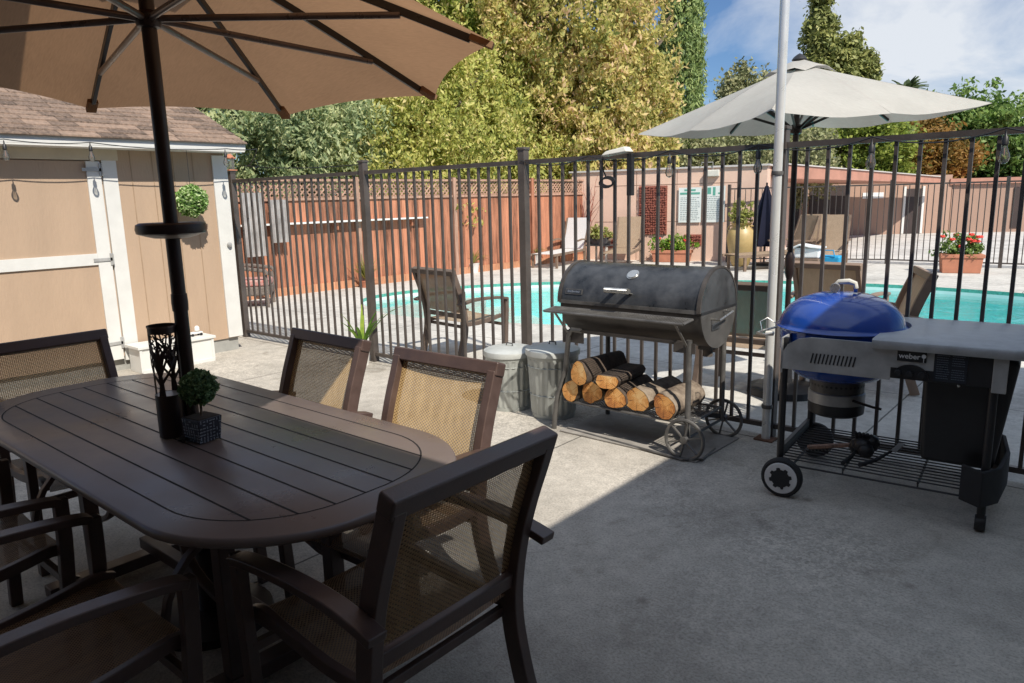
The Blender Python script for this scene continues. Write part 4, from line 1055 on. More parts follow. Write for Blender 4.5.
for k in range(36):
    a = 2*PI*k/36; hm.cyl((.1355*math.cos(a), .1355*math.sin(a), .535), .007, .003, 8, 'Z')
hm = MB()
for k in range(36):
    a = 2*PI*k/36; c_ = Vector((.1362*math.cos(a), .1362*math.sin(a), .54)); tt_ = Vector((-math.sin(a), math.cos(a), 0))
    vs = [c_+tt_*.0065*math.cos(b)+Vector((0, 0, .0065))*math.sin(b) for b in np.linspace(0, 2*PI, 10, endpoint=False)]
    hm.add(vs, [tuple(range(10))])
hm.build('vent_hole', 'black', ash, smooth=0)
MB().lathe([(.137, .50), (.142, .495), (.142, .44)], (0, 0, 0), 40).build('ash_catcher', 'steel', kg, smooth=30)
MB().lathe([(.1425, .438), (.14, .385), (.12, .372), (0.001, .37)], (0, 0, 0), 40).build('ash_bucket', 'black', kg, smooth=30)
MB().tube([(.10, -.1, .475), (.20, -.12, .46), (.24, -.12, .455)], .007, 8).build('ash_lever', 'black', kg)
# front panel of the cart
PYF = -.375; Zp0, Zp1 = .672, .842
pan = [(-.20, Zp0), (.30, Zp0), (.30, Zp1), (-.06, Zp1), (-.12, Zp1-.012), (-.17, Zp1-.045), (-.195, Zp1-.09)]
pm = MB(); n_ = len(pan)
pm.add([(x, PYF, z) for x, z in pan]+[(x, PYF+.012, z) for x, z in pan], [tuple(range(n_)), tuple(range(n_, 2*n_))[::-1]]+[(i, (i+1) % n_, (i+1) % n_+n_, i+n_) for i in range(n_)])
pno = pm.build('front_panel', 'steel', kg, smooth=0)
vm = MB()
for k in range(12): vm.bar((-.055+k*.0175, PYF-.001, .715), (-.045+k*.0175, PYF-.001, .765), .0022, .007, up=(1, 0, 0))
vm.build('vent_slot', 'black', pno, smooth=0)
MB().b2((-.20, PYF, .65), (-.19, .30, .83)).build('side_panel', 'steel', kg, smooth=0)
# black control console and badge
bdg = MB().b2((.30, PYF-.002, .683), (.70, PYF+.02, .838)).build('console', 'black', kg, bevel=.003)
MB().b2((.30, PYF-.004, .735), (.475, PYF-.001, .838)).build('console_plate', 'steel', bdg, smooth=0)
MB().b2((.325, PYF-.010, .770), (.445, PYF-.003, .820)).build('badge', 'black', bdg, bevel=.002)
def text(s, size, loc, rotx, m, parent, name, ext=.0008, align='CENTER', extra_rot=0):
    cu = bpy.data.curves.new(name, 'FONT'); cu.body = s; cu.size = size; cu.extrude = ext; cu.align_x = align; cu.align_y = 'CENTER'; cu.offset = size*.012
    ob = bpy.data.objects.new(name, cu); COL.objects.link(ob)
    dg = bpy.context.evaluated_depsgraph_get(); me = bpy.data.meshes.new_from_object(ob.evaluated_get(dg)); bpy.data.objects.remove(ob)
    me.materials.clear(); me.materials.append(M[m])
    o = bpy.data.objects.new(name, me); COL.objects.link(o); o.parent = parent; o.location = loc; o.rotation_euler = (rotx, 0, extra_rot); return o
text('weber', .034, (.376, PYF-.0115, .795), PI/2, 'letter', bdg, 'badge_lettering')
MB().lathe([(.0095, -.0008), (.0095, .0008)], (.434, PYF-.0115, .800), 14, 'Y').box((.434, PYF-.0115, .782), (.003, .002, .022)).build('badge_logo', 'letter', bdg, smooth=0)
tri = MB().prism([(0, 0)], 0, 0) if False else MB()
cs = [(.31+.075-.075*math.cos(a), .694+.062*math.sin(a)) for a in np.linspace(0, PI, 16)]
tri.add([(x, PYF-.012, z) for x, z in cs]+[(x, PYF-.003, z) for x, z in cs], [tuple(range(16)), tuple(range(16, 32))[::-1]]+[(i, (i+1) % 16, (i+1) % 16+16, i+16) for i in range(16)])
tri.build('knob_housing', 'black', bdg)
for k in range(3): MB().lathe([(.013, -.012), (.015, .0), (.015, .012)], (.335+.048*k, PYF-.018, .714), 14, 'Y').build('control_knob', 'rubber', bdg)
MB().b2((.478, PYF-.006, .692), (.605, PYF-.001, .825)).build('instruction_label', mat('label_black', (.02, .025, .035), .35), bdg, smooth=0)
tx = MB(); rr = random.Random(2)
for cx_ in (.486, .546):
    for k in range(11):
        if cx_ > .52 and k == 5: continue
        x_ = cx_
        while x_ < cx_+.045:
            w_ = rr.uniform(.003, .009); tx.b2((x_, PYF-.0075, .812-k*.0105-.0012), (x_+w_, PYF-.0062, .812-k*.0105+.0012)); x_ += w_+.002
tx.build('label_print', 'labelblue', bdg, smooth=0)
MB().b2((.612, PYF-.004, .822), (.692, PYF+.0, .830)).build('console_slot', 'labelblue', bdg, smooth=0)
MB().b2((.70, PYF-.008, .665), (.755, PYF+.04, .838)).build('corner_bracket', 'steel', kg, bevel=.003)
# grey work surface
tb = [(.22, -.50), (.78, -.50), (.85, -.47), (.875, -.40), (.875, .26), (.84, .31), (.78, .33), (.22, .33)]
for a in np.linspace(PI/2, 1.5*PI, 5)[1:-1]: pass
cut = [(.33*math.cos(a)+.0, .33*math.sin(a)) for a in np.linspace(math.radians(47), math.radians(-47), 16)]
tbp = [(.22, -.415), (.78, -.415), (.83, -.405), (.865, -.375), (.875, -.33), (.875, .26), (.865, .30), (.84, .325), (.78, .33), (.22, .33)]+cut
tb_m = MB(); n_ = len(tbp)
def shrink(p, d): 
    return [(min(max(x, .22+0*d), .875-d) if x > .4 else x, min(max(y, -.415+d), .33-d)) for x, y in p]
lv = [(shrink(tbp, .012), .822), (shrink(tbp, .004), .835), (tbp, .850), (shrink(tbp, .003), .862), (shrink(tbp, .012), .868)]
vs = [(x, y, z) for p, z in lv for x, y in p]; fs = [(j*n_+i, j*n_+(i+1) % n_, (j+1)*n_+(i+1) % n_, (j+1)*n_+i) for j in range(len(lv)-1) for i in range(n_)]
fs += [tuple(range(n_))[::-1], tuple((len(lv)-1)*n_+i for i in range(n_))]
tb_m.add(vs, fs); tb_m.build('work_surface', 'counter', kg, smooth=40)
# legs, shelf, wheels, bin
for x, y, z0_ in ((-.185, -.355, .17), (-.185, .27, .17), (.71, -.345, .09), (.71, .27, .12)):
    MB().tube([(x, y, z0_), (x, y, .83)], .018, 12).build('leg', 'black', kg)
shf = MB(); zsf = .19
for y in np.linspace(-.345, .27, 15): shf.tube([(-.19, y, zsf), (.715, y, zsf)], .0038, 6)
for x in (-.19, .12, .45, .715): shf.tube([(x, -.35, zsf-.008), (x, .275, zsf-.008)], .006, 6)
for x in (-.19, .715): shf.tube([(x, -.35, zsf+.03), (x, .275, zsf+.03)], .006, 6)
shf.tube([(-.19, -.355, zsf-.03), (.715, -.355, zsf-.03)], .005, 6)
for x in (.12, .45): shf.tube([(x, -.353, zsf-.03), (x, -.353, zsf)], .004, 6)
shf.build('wire_shelf', 'black', kg)
MB().bar((-.195, -.345, .215), (-.195, .27, .215), .02, .045).build('shelf_side', 'smokercap', kg)
for y, s_ in ((-.40, -1), (.30, 1)):
    wm = MB().lathe([(.062, -.02), (.094, -.022), (.102, -.014), (.104, 0), (.102, .014), (.094, .022), (.062, .02)], (-.16, y, .104), 40, 'Y').build('wheel', 'rubber', kg)
    MB().lathe([(.082, -.0225), (.08, -.026), (.001, -.027)] if s_ < 0 else [(.082, .0225), (.08, .026), (.001, .027)], (-.16, y, .104), 40, 'Y').build('rim', 'hubgrey', wm)
    g_ = MB(); pts = []
    for i in range(64):
        a = 2*PI*i/64; r_2 = .052+.009*(1 if math.sin(8*a) > 0 else -1)*.6; pts.append((r_2*math.cos(a), r_2*math.sin(a)))
    yy = y+s_*.0285
    g_.add([(-.16+x, yy, .104+z) for x, z in pts], [tuple(range(64))]).build('hub_cog', 'black', wm, smooth=0)
MB().tube([(-.16, -.40, .104), (-.16, .30, .104)], .007, 8).build('axle', 'black', kg)
MB().path([(.62, -.37, .235), (.70, -.40, .22), (.76, -.30, .22), (.785, -.03, .22), (.76, .24, .22), (.70, .31, .22)], (0, 0, 1), .17, .02).build('end_guard', 'rubber', kg, bevel=.006)
for y in (-.33, .27):
    cs_ = MB().lathe([(.035, -.022), (.04, -.01), (.04, .01), (.035, .022)], (.71, y, .04), 20, 'X').build('caster', 'black', kg)
    MB().tube([(.71, y, .05), (.71, y, .13)], .012, 8).box((.71, y, .07), (.03, .05, .05)).build('caster_fork', 'black', cs_)
bn = MB(); q0, q1 = (.425, -.30, .80, .16), (.44, -.27, .735, .12)
bn.add([(q1[0], q1[1], .27), (q1[2], q1[1], .27), (q1[2], q1[3], .27), (q1[0], q1[3], .27), (q0[0], q0[1], .80), (q0[2], q0[1], .80), (q0[2], q0[3], .80), (q0[0], q0[3], .80)], [(0, 3, 2, 1), (4, 5, 6, 7), (0, 1, 5, 4), (1, 2, 6, 5), (2, 3, 7, 6), (3, 0, 4, 7)])
bn.build('charcoal_bin', 'black', kg, bevel=.025, seg=3)
MB().tube([(.57, -.298, .70), (.57, -.315, .68), (.575, -.31, .66)], .006, 8).build('bin_latch', 'chrome', kg)
# things on the cart shelf
def on_cart(x, y, z):
    c, s = math.cos(cr_), math.sin(cr_); return (K.x+x*c-y*s, K.y+x*s+y*c, z)
gb = empty('grill_brush', on_cart(.05, -.1, .20), 'wooden grill brush with wire bristles lying on the cart shelf', 'brush', rz=.6)
MB().bar((-.16, 0, .012), (.1, 0, .03), .03, .018).build('brush_handle', 'greywood', gb, bevel=.004)
bm_ = MB()
for i in range(7):
    for j in range(3): bm_.tube([(-.16+i*.018, -.012+.012*j, .006), (-.165+i*.018, -.014+.014*j, -.004)], .003, 4)
bm_.build('bristles', 'smokerleg', gb)
gv = empty('grill_glove', on_cart(.17, -.12, .195), 'crumpled black grill glove on the cart shelf', 'glove')
gm = MB()
for k, (x, y, z, r_2) in enumerate(((0, 0, .05, .055), (.03, .02, .07, .045), (-.03, .01, .04, .045), (.02, -.03, .04, .04))):
    gm.lathe([(.001, -r_2), (r_2*.7, -r_2*.7), (r_2, 0), (r_2*.75, r_2*.7), (.001, r_2*1.05)], (x, y, z), 12)
for k in range(4): gm.tube([(.0+.018*k-.03, 0, .08), (.018*k-.035, -.01, .115), (.02*k-.04, -.02, .125)], [.012, .011, .008], 8)
gm.build('glove_body', 'black', gv, smooth=60)
for nm, x, ang, lb in (('tongs', .24, 1.2, 'dark metal tongs lying on the cart shelf beside the glove'), ('spatula', .13, 1.5, 'dark handled spatula lying on the cart shelf')):
    tg_ = empty(nm, on_cart(x, -.2, .197), lb, 'grill tool', rz=ang)
    MB().tube([(-.12, 0, .01), (0, 0, .012), (.14, .01, .03)], [.011, .010, .006], 8).build('tool_handle', 'rubber', tg_)
    MB().bar((.14, .0, .03), (.24, .02, .05), .03, .004).build('tool_head', 'smokerleg', tg_)

# ------------------------------------------------------------------ white umbrella beyond the fence
wu = empty('white_umbrella', (6.11, 1.115, 0), 'faded white square patio umbrella beyond the picket fence', 'umbrella')
MB().tube([(0, 0, .04), (0, 0, 2.5)], .021, 18).build('pole', 'pole', wu)
MB().lathe([(.28, 0), (.27, .05), (.06, .09), (.05, .3), (.025, .31)], (0, 0, 0), 28).build('umbrella_base', 'black', wu)
ph2 = 3.362; WR = 1.21
def wpt(k, tt):   # k in 0..7, even = corner
    a = ph2+PI/4*k; R_ = WR if k % 2 == 0 else WR*.735
    r = R_*tt; x, y = r*math.cos(a), r*math.sin(a); z = 2.46-(2.46-2.065)*(tt**(.95 if k % 2 == 0 else 1.2))
    if k % 2: z -= .045*tt**2
    return Vector((x, y, z+.014*x+.037*y))
cn_ = MB(); NT, NS = 14, 8
for k in range(8):
    vs = []
    for i in range(NT+1):
        tt = .16+.84*i/NT; A_, B_ = wpt(k, tt), wpt(k+1, tt)
        for j in range(NS+1):
            s = j/NS; q = A_.lerp(B_, s); b = 4*s*(1-s); q.z -= .028*b*tt**2; q.x *= 1-.02*b*tt**3; q.y *= 1-.02*b*tt**3
            q.z += .0025*math.sin(s*11+k*3+tt*5)*tt**2
            vs.append(q)
    cn_.add(vs, [(i*(NS+1)+j, i*(NS+1)+j+1, (i+1)*(NS+1)+j+1, (i+1)*(NS+1)+j) for i in range(NT) for j in range(NS)])
cn_.build('canopy', 'white_canvas', wu, smooth=50)
vt = MB(); vs = []
for i in range(5):
    tt = .02+.19*i/4
    for k in range(16):
        A_, B_ = wpt(k//2, tt), wpt(k//2+1, tt); q = A_ if k % 2 == 0 else A_.lerp(B_, .5)
        q = Vector((q.x, q.y, q.z+.03+(.018*math.sin(k*2.1) if i == 4 else .0)+(-.012 if i == 4 else 0))); vs.append(q)
vt.add(vs, [(i*16+k, i*16+(k+1) % 16, (i+1)*16+(k+1) % 16, (i+1)*16+k) for i in range(4) for k in range(16)])
vt.build('vent_flap', 'white_canvas', wu, smooth=60)
MB().lathe([(.04, 2.47), (.055, 2.485), (.04, 2.505), (.02, 2.52), (.001, 2.53)], (0, 0, 0), 18).build('finial', 'black', wu)
for k in range(8):
    a = ph2+PI/4*k
    rb = MB().path([wpt(k, tt)+Vector((0, 0, -.016)) for tt in np.linspace(.05, .94, 8)], Vector((-math.sin(a), math.cos(a), 0)), .014, .02).build('rib', 'rib', wu)
    MB().path([Vector((.03*math.cos(a), .03*math.sin(a), 2.0)), wpt(k, .52)+Vector((0, 0, -.02))], Vector((-math.sin(a), math.cos(a), 0)), .012, .018).build('strut', 'rib', rb)
MB().lathe([(.022, -.06), (.04, -.05), (.045, .0), (.022, .02)], (0, 0, 2.02), 20).build('runner_hub', 'pole', wu)
MB().lathe([(.022, -.1), (.034, -.06), (.036, .06), (.022, .1)], (0, 0, 1.0), 16).build('crank', 'pole', wu)

# pool side sling chairs (same kind as the table's but paler)
pc = make_chair('slat' if False else 'chairframe', 'slinglight')
pc['group'] = 'sling chairs on the pool deck'
pcm = mat('faded_bronze_paint', (.13, .095, .075), .5, var=.2, scale=8)
for c_ in [x for x in SC.objects if x.parent == pc and x.name.split('.')[0] not in ('backrest', 'seat')]:
    c_.data.materials[0] = pcm
place(pc, (2.98, .80, 0), -.12, 'sling chair standing alone by the pool behind the galvanised cans', first=True, scale=(1.12, 1.0, .97))
pcb = place(pc, (5.83, 1.12, 0), .06, 'shaded brown sling chair just behind the silver pole and the barrel grill', scale=(1.15, 1.1, .97))
pcc = place(pc, (6.03, 2.75, 0), -.05, 'tan sling chair behind the lid of the blue kettle grill', scale=(1.05, 1.1, .99))
pcd = place(pc, (6.47, 1.72, 0), 1.95, 'sling chair leaning back in profile at the edge of the blue pool water', scale=(1.1, 1.1, 1.0))

tansl = sling('tan_pool_sling', (.50, .36, .23), (.80, .62, .43), pitch=.014, hole=.0, back=(.95, .92, .9))
lightfr = mat('tan_chair_paint', (.27, .19, .14), .5, var=.15, scale=8)
for q_ in (pcc, pcd):
    for c_ in [x for x in SC.objects if x.parent == q_]:
        nm_ = c_.name.split('.')[0]; c_.data = c_.data.copy(); c_.data.materials[0] = tansl if nm_ in ('backrest', 'seat') else lightfr
# ------------------------------------------------------------------ wood fence with lattice
wf = empty('wood_fence', (-3.05, 1.9, 0), 'red stained board fence with lattice top beyond the pool', 'fence', rz=-math.atan2(.53, 9.0)+PI/2)
# local x runs along the fence (frame +Y), local y towards -X
FB = MB(); x_ = -3.2; rr = random.Random(4)
while x_ < 9.15:
    w_ = rr.uniform(.132, .142); FB.box((x_+w_/2, rr.uniform(-.002, .002), .875), (w_-.006, .018, 1.47)); x_ += w_
FB.build('boards', 'redwood', wf, smooth=0)
MB().box((3.0, -.02, .07), (12.4, .03, .14)).build('kick_board', 'fencebase', wf, smooth=0)
MB().box((3.0, -.018, 1.625), (12.4, .05, .045)).box((3.0, -.01, 1.945), (12.4, .07, .04)).build('rail', 'greywood', wf, smooth=0)
lt = MB()
for k in range(130):
    x0_ = -3.2+k*.096
    lt.bar((x0_, -.004, 1.65), (x0_+.28, -.004, 1.925), .008, .026, up=(1, 0, 0)); lt.bar((x0_+.28, .008, 1.65), (x0_, .008, 1.925), .008, .026, up=(1, 0, 0))
lt.build('lattice', 'greywood', wf, smooth=0)
for x_ in (-2.6, -.2, 2.2, 4.6, 7.0, 9.1): MB().box((x_, -.03, 1.0), (.09, .07, 2.0)).build('post', 'greywood' if x_ < 5 else 'redwood', wf, bevel=.003)
wsx = empty('wall_shelf', (-2.88, 3.1, 1.22), 'pale narrow shelf board fixed to the red fence', 'shelf', rz=PI/2-.059)
MB().box((.6, 0, 0), (3.9, .16, .03)).build('board', 'whitepot', wsx, bevel=.003)
for x_ in (-1.0, .5, 2.2): MB().box((x_, .03, -.08), (.03, .1, .13)).build('bracket', 'redwood', wsx)
for (y_, w_, z0_, z1_, lb) in ((1.95, .36, .72, 1.74, 'taller ribbed grey metal panel leaning on the red fence nearest the shed'), (2.42, .30, .92, 1.62, 'shorter ribbed grey metal panel on the red fence by the shelf')):
    p = empty('corrugated_panel', (-2.92+.04, y_, z0_), lb, 'metal panel', rz=PI/2-.059, group='grey metal panels on the fence')
    cp = MB(); vs = []; N_ = 40
    for i in range(N_+1):
        xx = w_*(i/N_-.5); yy = .02*math.sin(i*PI/3.3)
        for z in (0, z1_-z0_): 
            for q in (0, .003): vs.append((xx, -.07+yy+q, z))
    fs = []
    for i in range(N_):
        o = i*4; e_ = o+4; fs += [(o, e_, e_+2, o+2), (o+1, o+3, e_+3, e_+1)]
    cp.add(vs, fs).build('panel', 'zinc', p, smooth=40)
# wicker armchair by the shed
wc = empty('wicker_armchair', (-2.35, 1.55, 0), 'grey wicker armchair with floral cushions seen through the fence beside the shed', 'armchair', rz=-.7)
MB().box((0, 0, .25), (.62, .58, .14)).build('seat_base', 'wicker', wc, bevel=.03)
MB().path([(0, -.27, .2), (0, -.31, .5), (0, -.38, .82), (0, -.40, .88)], (1, 0, 0), .6, [.05, .05, .05, .03]).build('backrest', 'wicker', wc, bevel=.02)
for s_ in (-1, 1):
    MB().path([(s_*.32, -.3, .62), (s_*.33, 0, .6), (s_*.33, .26, .56), (s_*.33, .3, .5)], (1, 0, 0), .08, .05).build('arm', 'wicker', wc, bevel=.015)
    for y_ in (-.26, .26): MB().tube([(s_*.29, y_, 0), (s_*.31, y_, .5)], .024, 10).build('leg', 'wicker', wc)
MB().box((0, .02, .37), (.54, .52, .11)).build('seat_cushion', 'cushion', wc, bevel=.035, seg=3)
MB().box((0, -.25, .62), (.5, .12, .46), rx=-.15).build('back_cushion', 'cushion', wc, bevel=.04, seg=3)

# ------------------------------------------------------------------ plants
def grassy(name, loc, label, potr, poth, potm, n, L, m, spread=.7, cat='potted plant', flowers=0, group=None, w=.012, droop=1.0, potkind='lathe'):
    root = empty(name, loc, label, cat, group=group)
    if potkind == 'lathe': p = MB().lathe([(potr*.75, 0), (potr, poth*.95), (potr*1.06, poth), (potr*.9, poth)], (0, 0, 0), 28).build('pot', potm, root, smooth=40)
    MB().cyl((0, 0, poth-.01), potr*.88, .015, 20).build('soil', 'soil', root)
    mb = MB(); rs = random.Random(hash(label) % 1000 if False else len(label))
    for k in range(n):
        a = rs.uniform(0, 2*PI); l = L*rs.uniform(.55, 1.1); sp_ = spread*rs.uniform(.3, 1.1); pts = []
        for i in range(7):
            t_ = i/6; pts.append(Vector((math.cos(a)*l*sp_*t_, math.sin(a)*l*sp_*t_, poth+l*(t_-.55*droop*sp_*t_*t_*1.1))))
        sd = Vector((-math.sin(a), math.cos(a), 0)); vs = []
        for i, q in enumerate(pts):
            ww = w*(1-.85*(i/6)**2); vs += [q-sd*ww, q+Vector((0, 0, -ww*.4)), q+sd*ww]
        fs = []
        for i in range(6):
            o = i*3; fs += [(o, o+1, o+4, o+3), (o+1, o+2, o+5, o+4)]
        mb.add(vs, fs)
    mb.build('foliage', m, root, smooth=60)
    return root
grassy('potted_plant', (2.50, -.17, 0), 'long bright green leaves arching from a white pot in front of the picket fence', .075, .17, 'whitepot', 11, .75, 'leaf_bright', .62, w=.02, droop=1.3)
grassy('spider_plant', (-2.75, 7.0, 0), 'small grassy plant in a white pot at the red fence nearer the sling chair', .13, .2, 'whitepot', 60, .40, 'leaf_yel', 1.2, group='white potted plants at the red fence')
grassy('spider_plant', (-2.68, 9.0, 0), 'small grassy plant in a white pot further along the red fence by the lounger', .13, .24, 'whitepot', 60, .36, 'leaf_yel', 1.2, group='white potted plants at the red fence')
grassy('spider_plant', (-2.7, 4.05, 0), 'pale spiky grass plant in a terracotta pot under the shelf on the red fence', .12, .12, 'terracotta', 90, .55, 'leaf_yel', .7)
def planter(name, loc, rz, dims, label, fm, flowers, nc=46):
    root = empty(name, loc, label, 'planter', rz=rz)
    a, b, h = dims
    p = MB().add([(-a*.9, -b*.9, 0), (a*.9, -b*.9, 0), (a*.9, b*.9, 0), (-a*.9, b*.9, 0), (-a, -b, h), (a, -b, h), (a, b, h), (-a, b, h)], [(0, 3, 2, 1), (4, 5, 6, 7), (0, 1, 5, 4), (1, 2, 6, 5), (2, 3, 7, 6), (3, 0, 4, 7)]).build('pot', 'terracotta', root, bevel=.012)
    MB().b2((-a-.015, -b-.015, h-.06), (a+.015, b+.015, h+.005)).build('pot_rim', 'terracotta', p, bevel=.008)
    pts = clumps(nc, (a*1.25, b*1.3, .2), .08, 30, .2, seed=3)+np.array((0, 0, h+.14)); pts = pts[pts[:, 2] > h*.8]
    leafcloud(pts, .035, fm, 'foliage', root)
    rs = random.Random(6)
    for k in range(flowers):
        x, y, z = rs.uniform(-a*1.2, a*1.2), rs.uniform(-b*1.3, 0), h+rs.uniform(.1, .38)
        fm_ = MB()
        for q in range(7): 
            an = q*.9; fm_.lathe([(.001, -.018), (.026, 0), (.001, .018)], (x+.03*math.cos(an), y+.02*math.sin(an), z+.015*math.sin(q*2)), 6)
        fm_.build('flower', 'petal', root, smooth=0)
    return root
planter('flower_planter', (5.65, 11.25, 0), .3, (.34, .2, .34), 'terracotta planter of red geraniums at the far edge of the pool', 'leaf_green', 13, 60)
planter('flower_planter', (-.18, 11.05, 0), .26, (.45, .16, .27), 'low terracotta box of green plants below the white signs', 'leaf_bright', 3, 50)
urn = empty('glazed_urn', (1.62, 10.75, 0), 'tall yellow glazed urn holding a leafy plant by the pink wall', 'urn')
MB().lathe([(.16, 0), (.19, .05), (.26, .35), (.30, .58), (.27, .76), (.19, .84), (.19, .88), (.24, .92), (.2, .92), (.17, .86)], (0, 0, 0), 40).build('urn_body', 'yellowglaze', urn, smooth=50)
for s_ in (-1, 1): MB().tube([(s_*.27, 0, .74), (s_*.31, 0, .79), (s_*.27, 0, .85), (s_*.2, 0, .86)], .018, 8).build('handle', 'yellowglaze', urn)
leafcloud(clumps(30, (.28, .28, .25), .09, 22, .2, seed=3)+np.array((0, 0, 1.1)), .05, 'leaf_yel', 'foliage', urn)
# lounge chairs far side
def make_lounger(m, sl_):
    root = empty('sun_lounger', (0, 0, 0), '', 'sun lounger', group='loungers on the far pool deck')
    for s_ in (-1, 1):
        MB().path([(s_*.3, -.35, .32), (s_*.3, .9, .30), (s_*.3, 1.25, .3)], (1, 0, 0), .04, .05).build('side_rail', m, root)
        MB().path([(s_*.29, -.3, .34), (s_*.29, -.48, .75), (s_*.29, -.58, 1.05)], (1, 0, 0), .04, .035).build('back_rail', m, root)
        for y_ in (-.3, 1.1): MB().box((s_*.3, y_, .15), (.045, .05, .3)).build('leg', m, root)
        MB().path([(s_*.33, -.42, .55), (s_*.34, -.1, .58), (s_*.34, .15, .55)], (1, 0, 0), .05, .03).build('arm', m, root)
    mb = MB(); 
    mb.add([(-.27, -.3, .345), (.27, -.3, .345), (.27, -.48, .76), (-.27, -.48, .76), (.27, -.58, 1.06), (-.27, -.58, 1.06)], [(0, 1, 2, 3), (3, 2, 4, 5)])
    b_ = mb.build('backrest', sl_, root, smooth=60)
    if sum(p_.normal.y for p_ in b_.data.polygons) < 0: b_.data.flip_normals()
    MB().add([(-.27, -.28, .34), (.27, -.28, .34), (.27, 1.2, .32), (-.27, 1.2, .32)], [(0, 1, 2, 3)]).build('seat', sl_, root, smooth=0)
    return root
lo = make_lounger('slat', 'slinglight')
place(lo, (-.95, 10.25, 0), PI+.35, 'brown woven lounger with upright back between the planter table and the breeze block panel', first=True)
l2 = place(lo, (2.55, 10.75, 0), PI-.6, 'low brown lounger with dark frame just right of the yellow urn')
l3 = place(lo, (3.35, 11.05, 0), PI+.15, 'patterned back lounger facing the pool behind the small white cooler')
l5 = place(lo, (2.75, 11.45, 0), PI+.05, 'grey backed lounger between the closed navy umbrella and the patterned lounger')
l4 = place(lo, (-2.1, 9.55, 0), PI+.15, 'white slatted lounger in front of the end of the red fence')
for c_ in [x for x in SC.objects if x.parent == l4]:
    if c_.name.startswith(('backrest', 'seat')) and not c_.name.startswith('seat_r'):
        c_.data = c_.data.copy(); c_.data.materials[0] = M['slingcool']
st_ = empty('side_table', (-1.55, 10.15, 0), 'small dark table carrying a leafy plant between two loungers', 'side table')
MB().box((0, 0, .42), (.6, .45, .03)).build('table_top', 'smoker', st_)
for x_ in (-.26, .26):
    for y_ in (-.18, .18): MB().box((x_, y_, .21), (.04, .04, .42)).build('leg', 'bone', st_)
tpn = empty('trough_plant', (-1.6, 10.15, .436), 'yellow green leafy plant in a dark trough on the small side table', 'potted plant')
MB().b2((-.25, -.1, 0), (.25, .1, .16)).build('trough', 'smoker', tpn, bevel=.01)
leafcloud(clumps(26, (.3, .16, .16), .07, 26, .2, seed=3)+np.array((0, 0, .26)), .04, 'leaf_yel', 'foliage', tpn)
cl = empty('cooler_box', (3.35, 9.85, 0), 'white folded towel pile on a low stand behind the tan sling chair', 'towels')
MB().box((0, 0, .15), (.5, .4, .3)).build('stand', 'slat', cl, bevel=.01)
MB().box((0, 0, .40), (.46, .36, .2), rz=.1).build('towel', 'cyanbook', cl, bevel=.04, seg=3)
MB().path([(-.26, -.1, .48), (-.1, -.1, .56), (.1, -.05, .52), (.28, .0, .5)], (0, 1, 0), .34, .03).build('towel', 'cyanbook', cl, bevel=.008)
cl.name = 'towel_stand'
bb = empty('blue_bag', (3.75, 9.9, 0), 'bright blue bag beside the white towels', 'bag')
MB().b2((-.2, -.12, 0), (.2, .12, .36)).build('bag_body', 'blue', bb, bevel=.05, seg=3)
MB().tube([(-.1, -.12, .34), (-.08, -.14, .46), (.08, -.14, .46), (.1, -.12, .34)], .012, 8).build('strap', 'blue', bb)
cu_ = empty('closed_umbrella', (2.0, 11.1, 0), 'closed navy umbrella standing beside the yellow urn', 'umbrella')
MB().tube([(0, 0, 0), (0, 0, 1.75)], .02, 10).build('pole', 'pole', cu_)
MB().lathe([(.28, .42), (.30, .5), (.22, .9), (.12, 1.35), (.03, 1.68)], (0, 0, 0), 40, ribs=8, ribd=.25).build('folded_canopy', 'navy', cu_, smooth=60)
MB().lathe([(.22, 0), (.2, .06), (.04, .08)], (0, 0, 0), 20).build('umbrella_base', 'black', cu_)

# ------------------------------------------------------------------ pink building
ang = math.atan2(.858, 3.287)
pk = empty('pink_building', (-2.205, 10.861, 0), 'low pink stucco building with a flat roof beyond the pool', 'building', rz=ang)
Lw = 4.03
MB().b2((-.6, 0, -.03), (Lw, 7, 2.13)).build('wall', 'pink', pk, smooth=0)
MB().b2((-.66, -.05, 2.13), (Lw+.05, 7.05, 2.17)).build('roof', 'roofedge', pk, smooth=0)
jn = MB()
for z in (.92, 1.78): jn.b2((0, -.004, z), (Lw-.55, -.001, z+.012))
for x in (.5, 1.05, 2.02, 2.62): jn.b2((x, -.004, .0), (x+.012, -.001, 2.1))
jn.build('wall_joint', mat('pink_joint', (.30, .18, .13), .9), pk, smooth=0)
def breeze(x0, x1, z0, z1):
    mb = MB(); rs = random.Random(int(x0*100))
    mb.b2((x0, -.02, z0), (x1, .01, z1))
    n1, n2 = max(2, int((x1-x0)/.055)), max(2, int((z1-z0)/.055))
    for i in range(n1):
        for j in range(n2):
            x, z = x0+(i+.5)*(x1-x0)/n1, z0+(j+.5)*(z1-z0)/n2
            mb.box((x+rs.uniform(-.01, .01), -.03, z+rs.uniform(-.01, .01)), (rs.uniform(.025, .05), rs.uniform(.02, .06), rs.uniform(.02, .045)), ry=rs.uniform(-1, 1))
    return mb
breeze(1.12, 1.80, .62, 1.76).build('block_panel', 'rust', pk, smooth=0)
breeze(.22, .48, .3, .62).build('block_panel', 'rust', pk, smooth=0)
breeze(2.22, 2.62, .36, .62).build('block_panel', 'rust', pk, smooth=0)
lf = MB().b2((2.7, -.12, 1.93), (3.0, -.0, 2.08)).build('wall_light', 'bone', pk, bevel=.02)
MB().tube([(2.85, -.05, 2.08), (2.85, -.08, 2.25), (2.6, -.08, 2.25), (2.6, -.08, 2.2)], .01, 6).build('lamp_conduit', 'steel', lf)
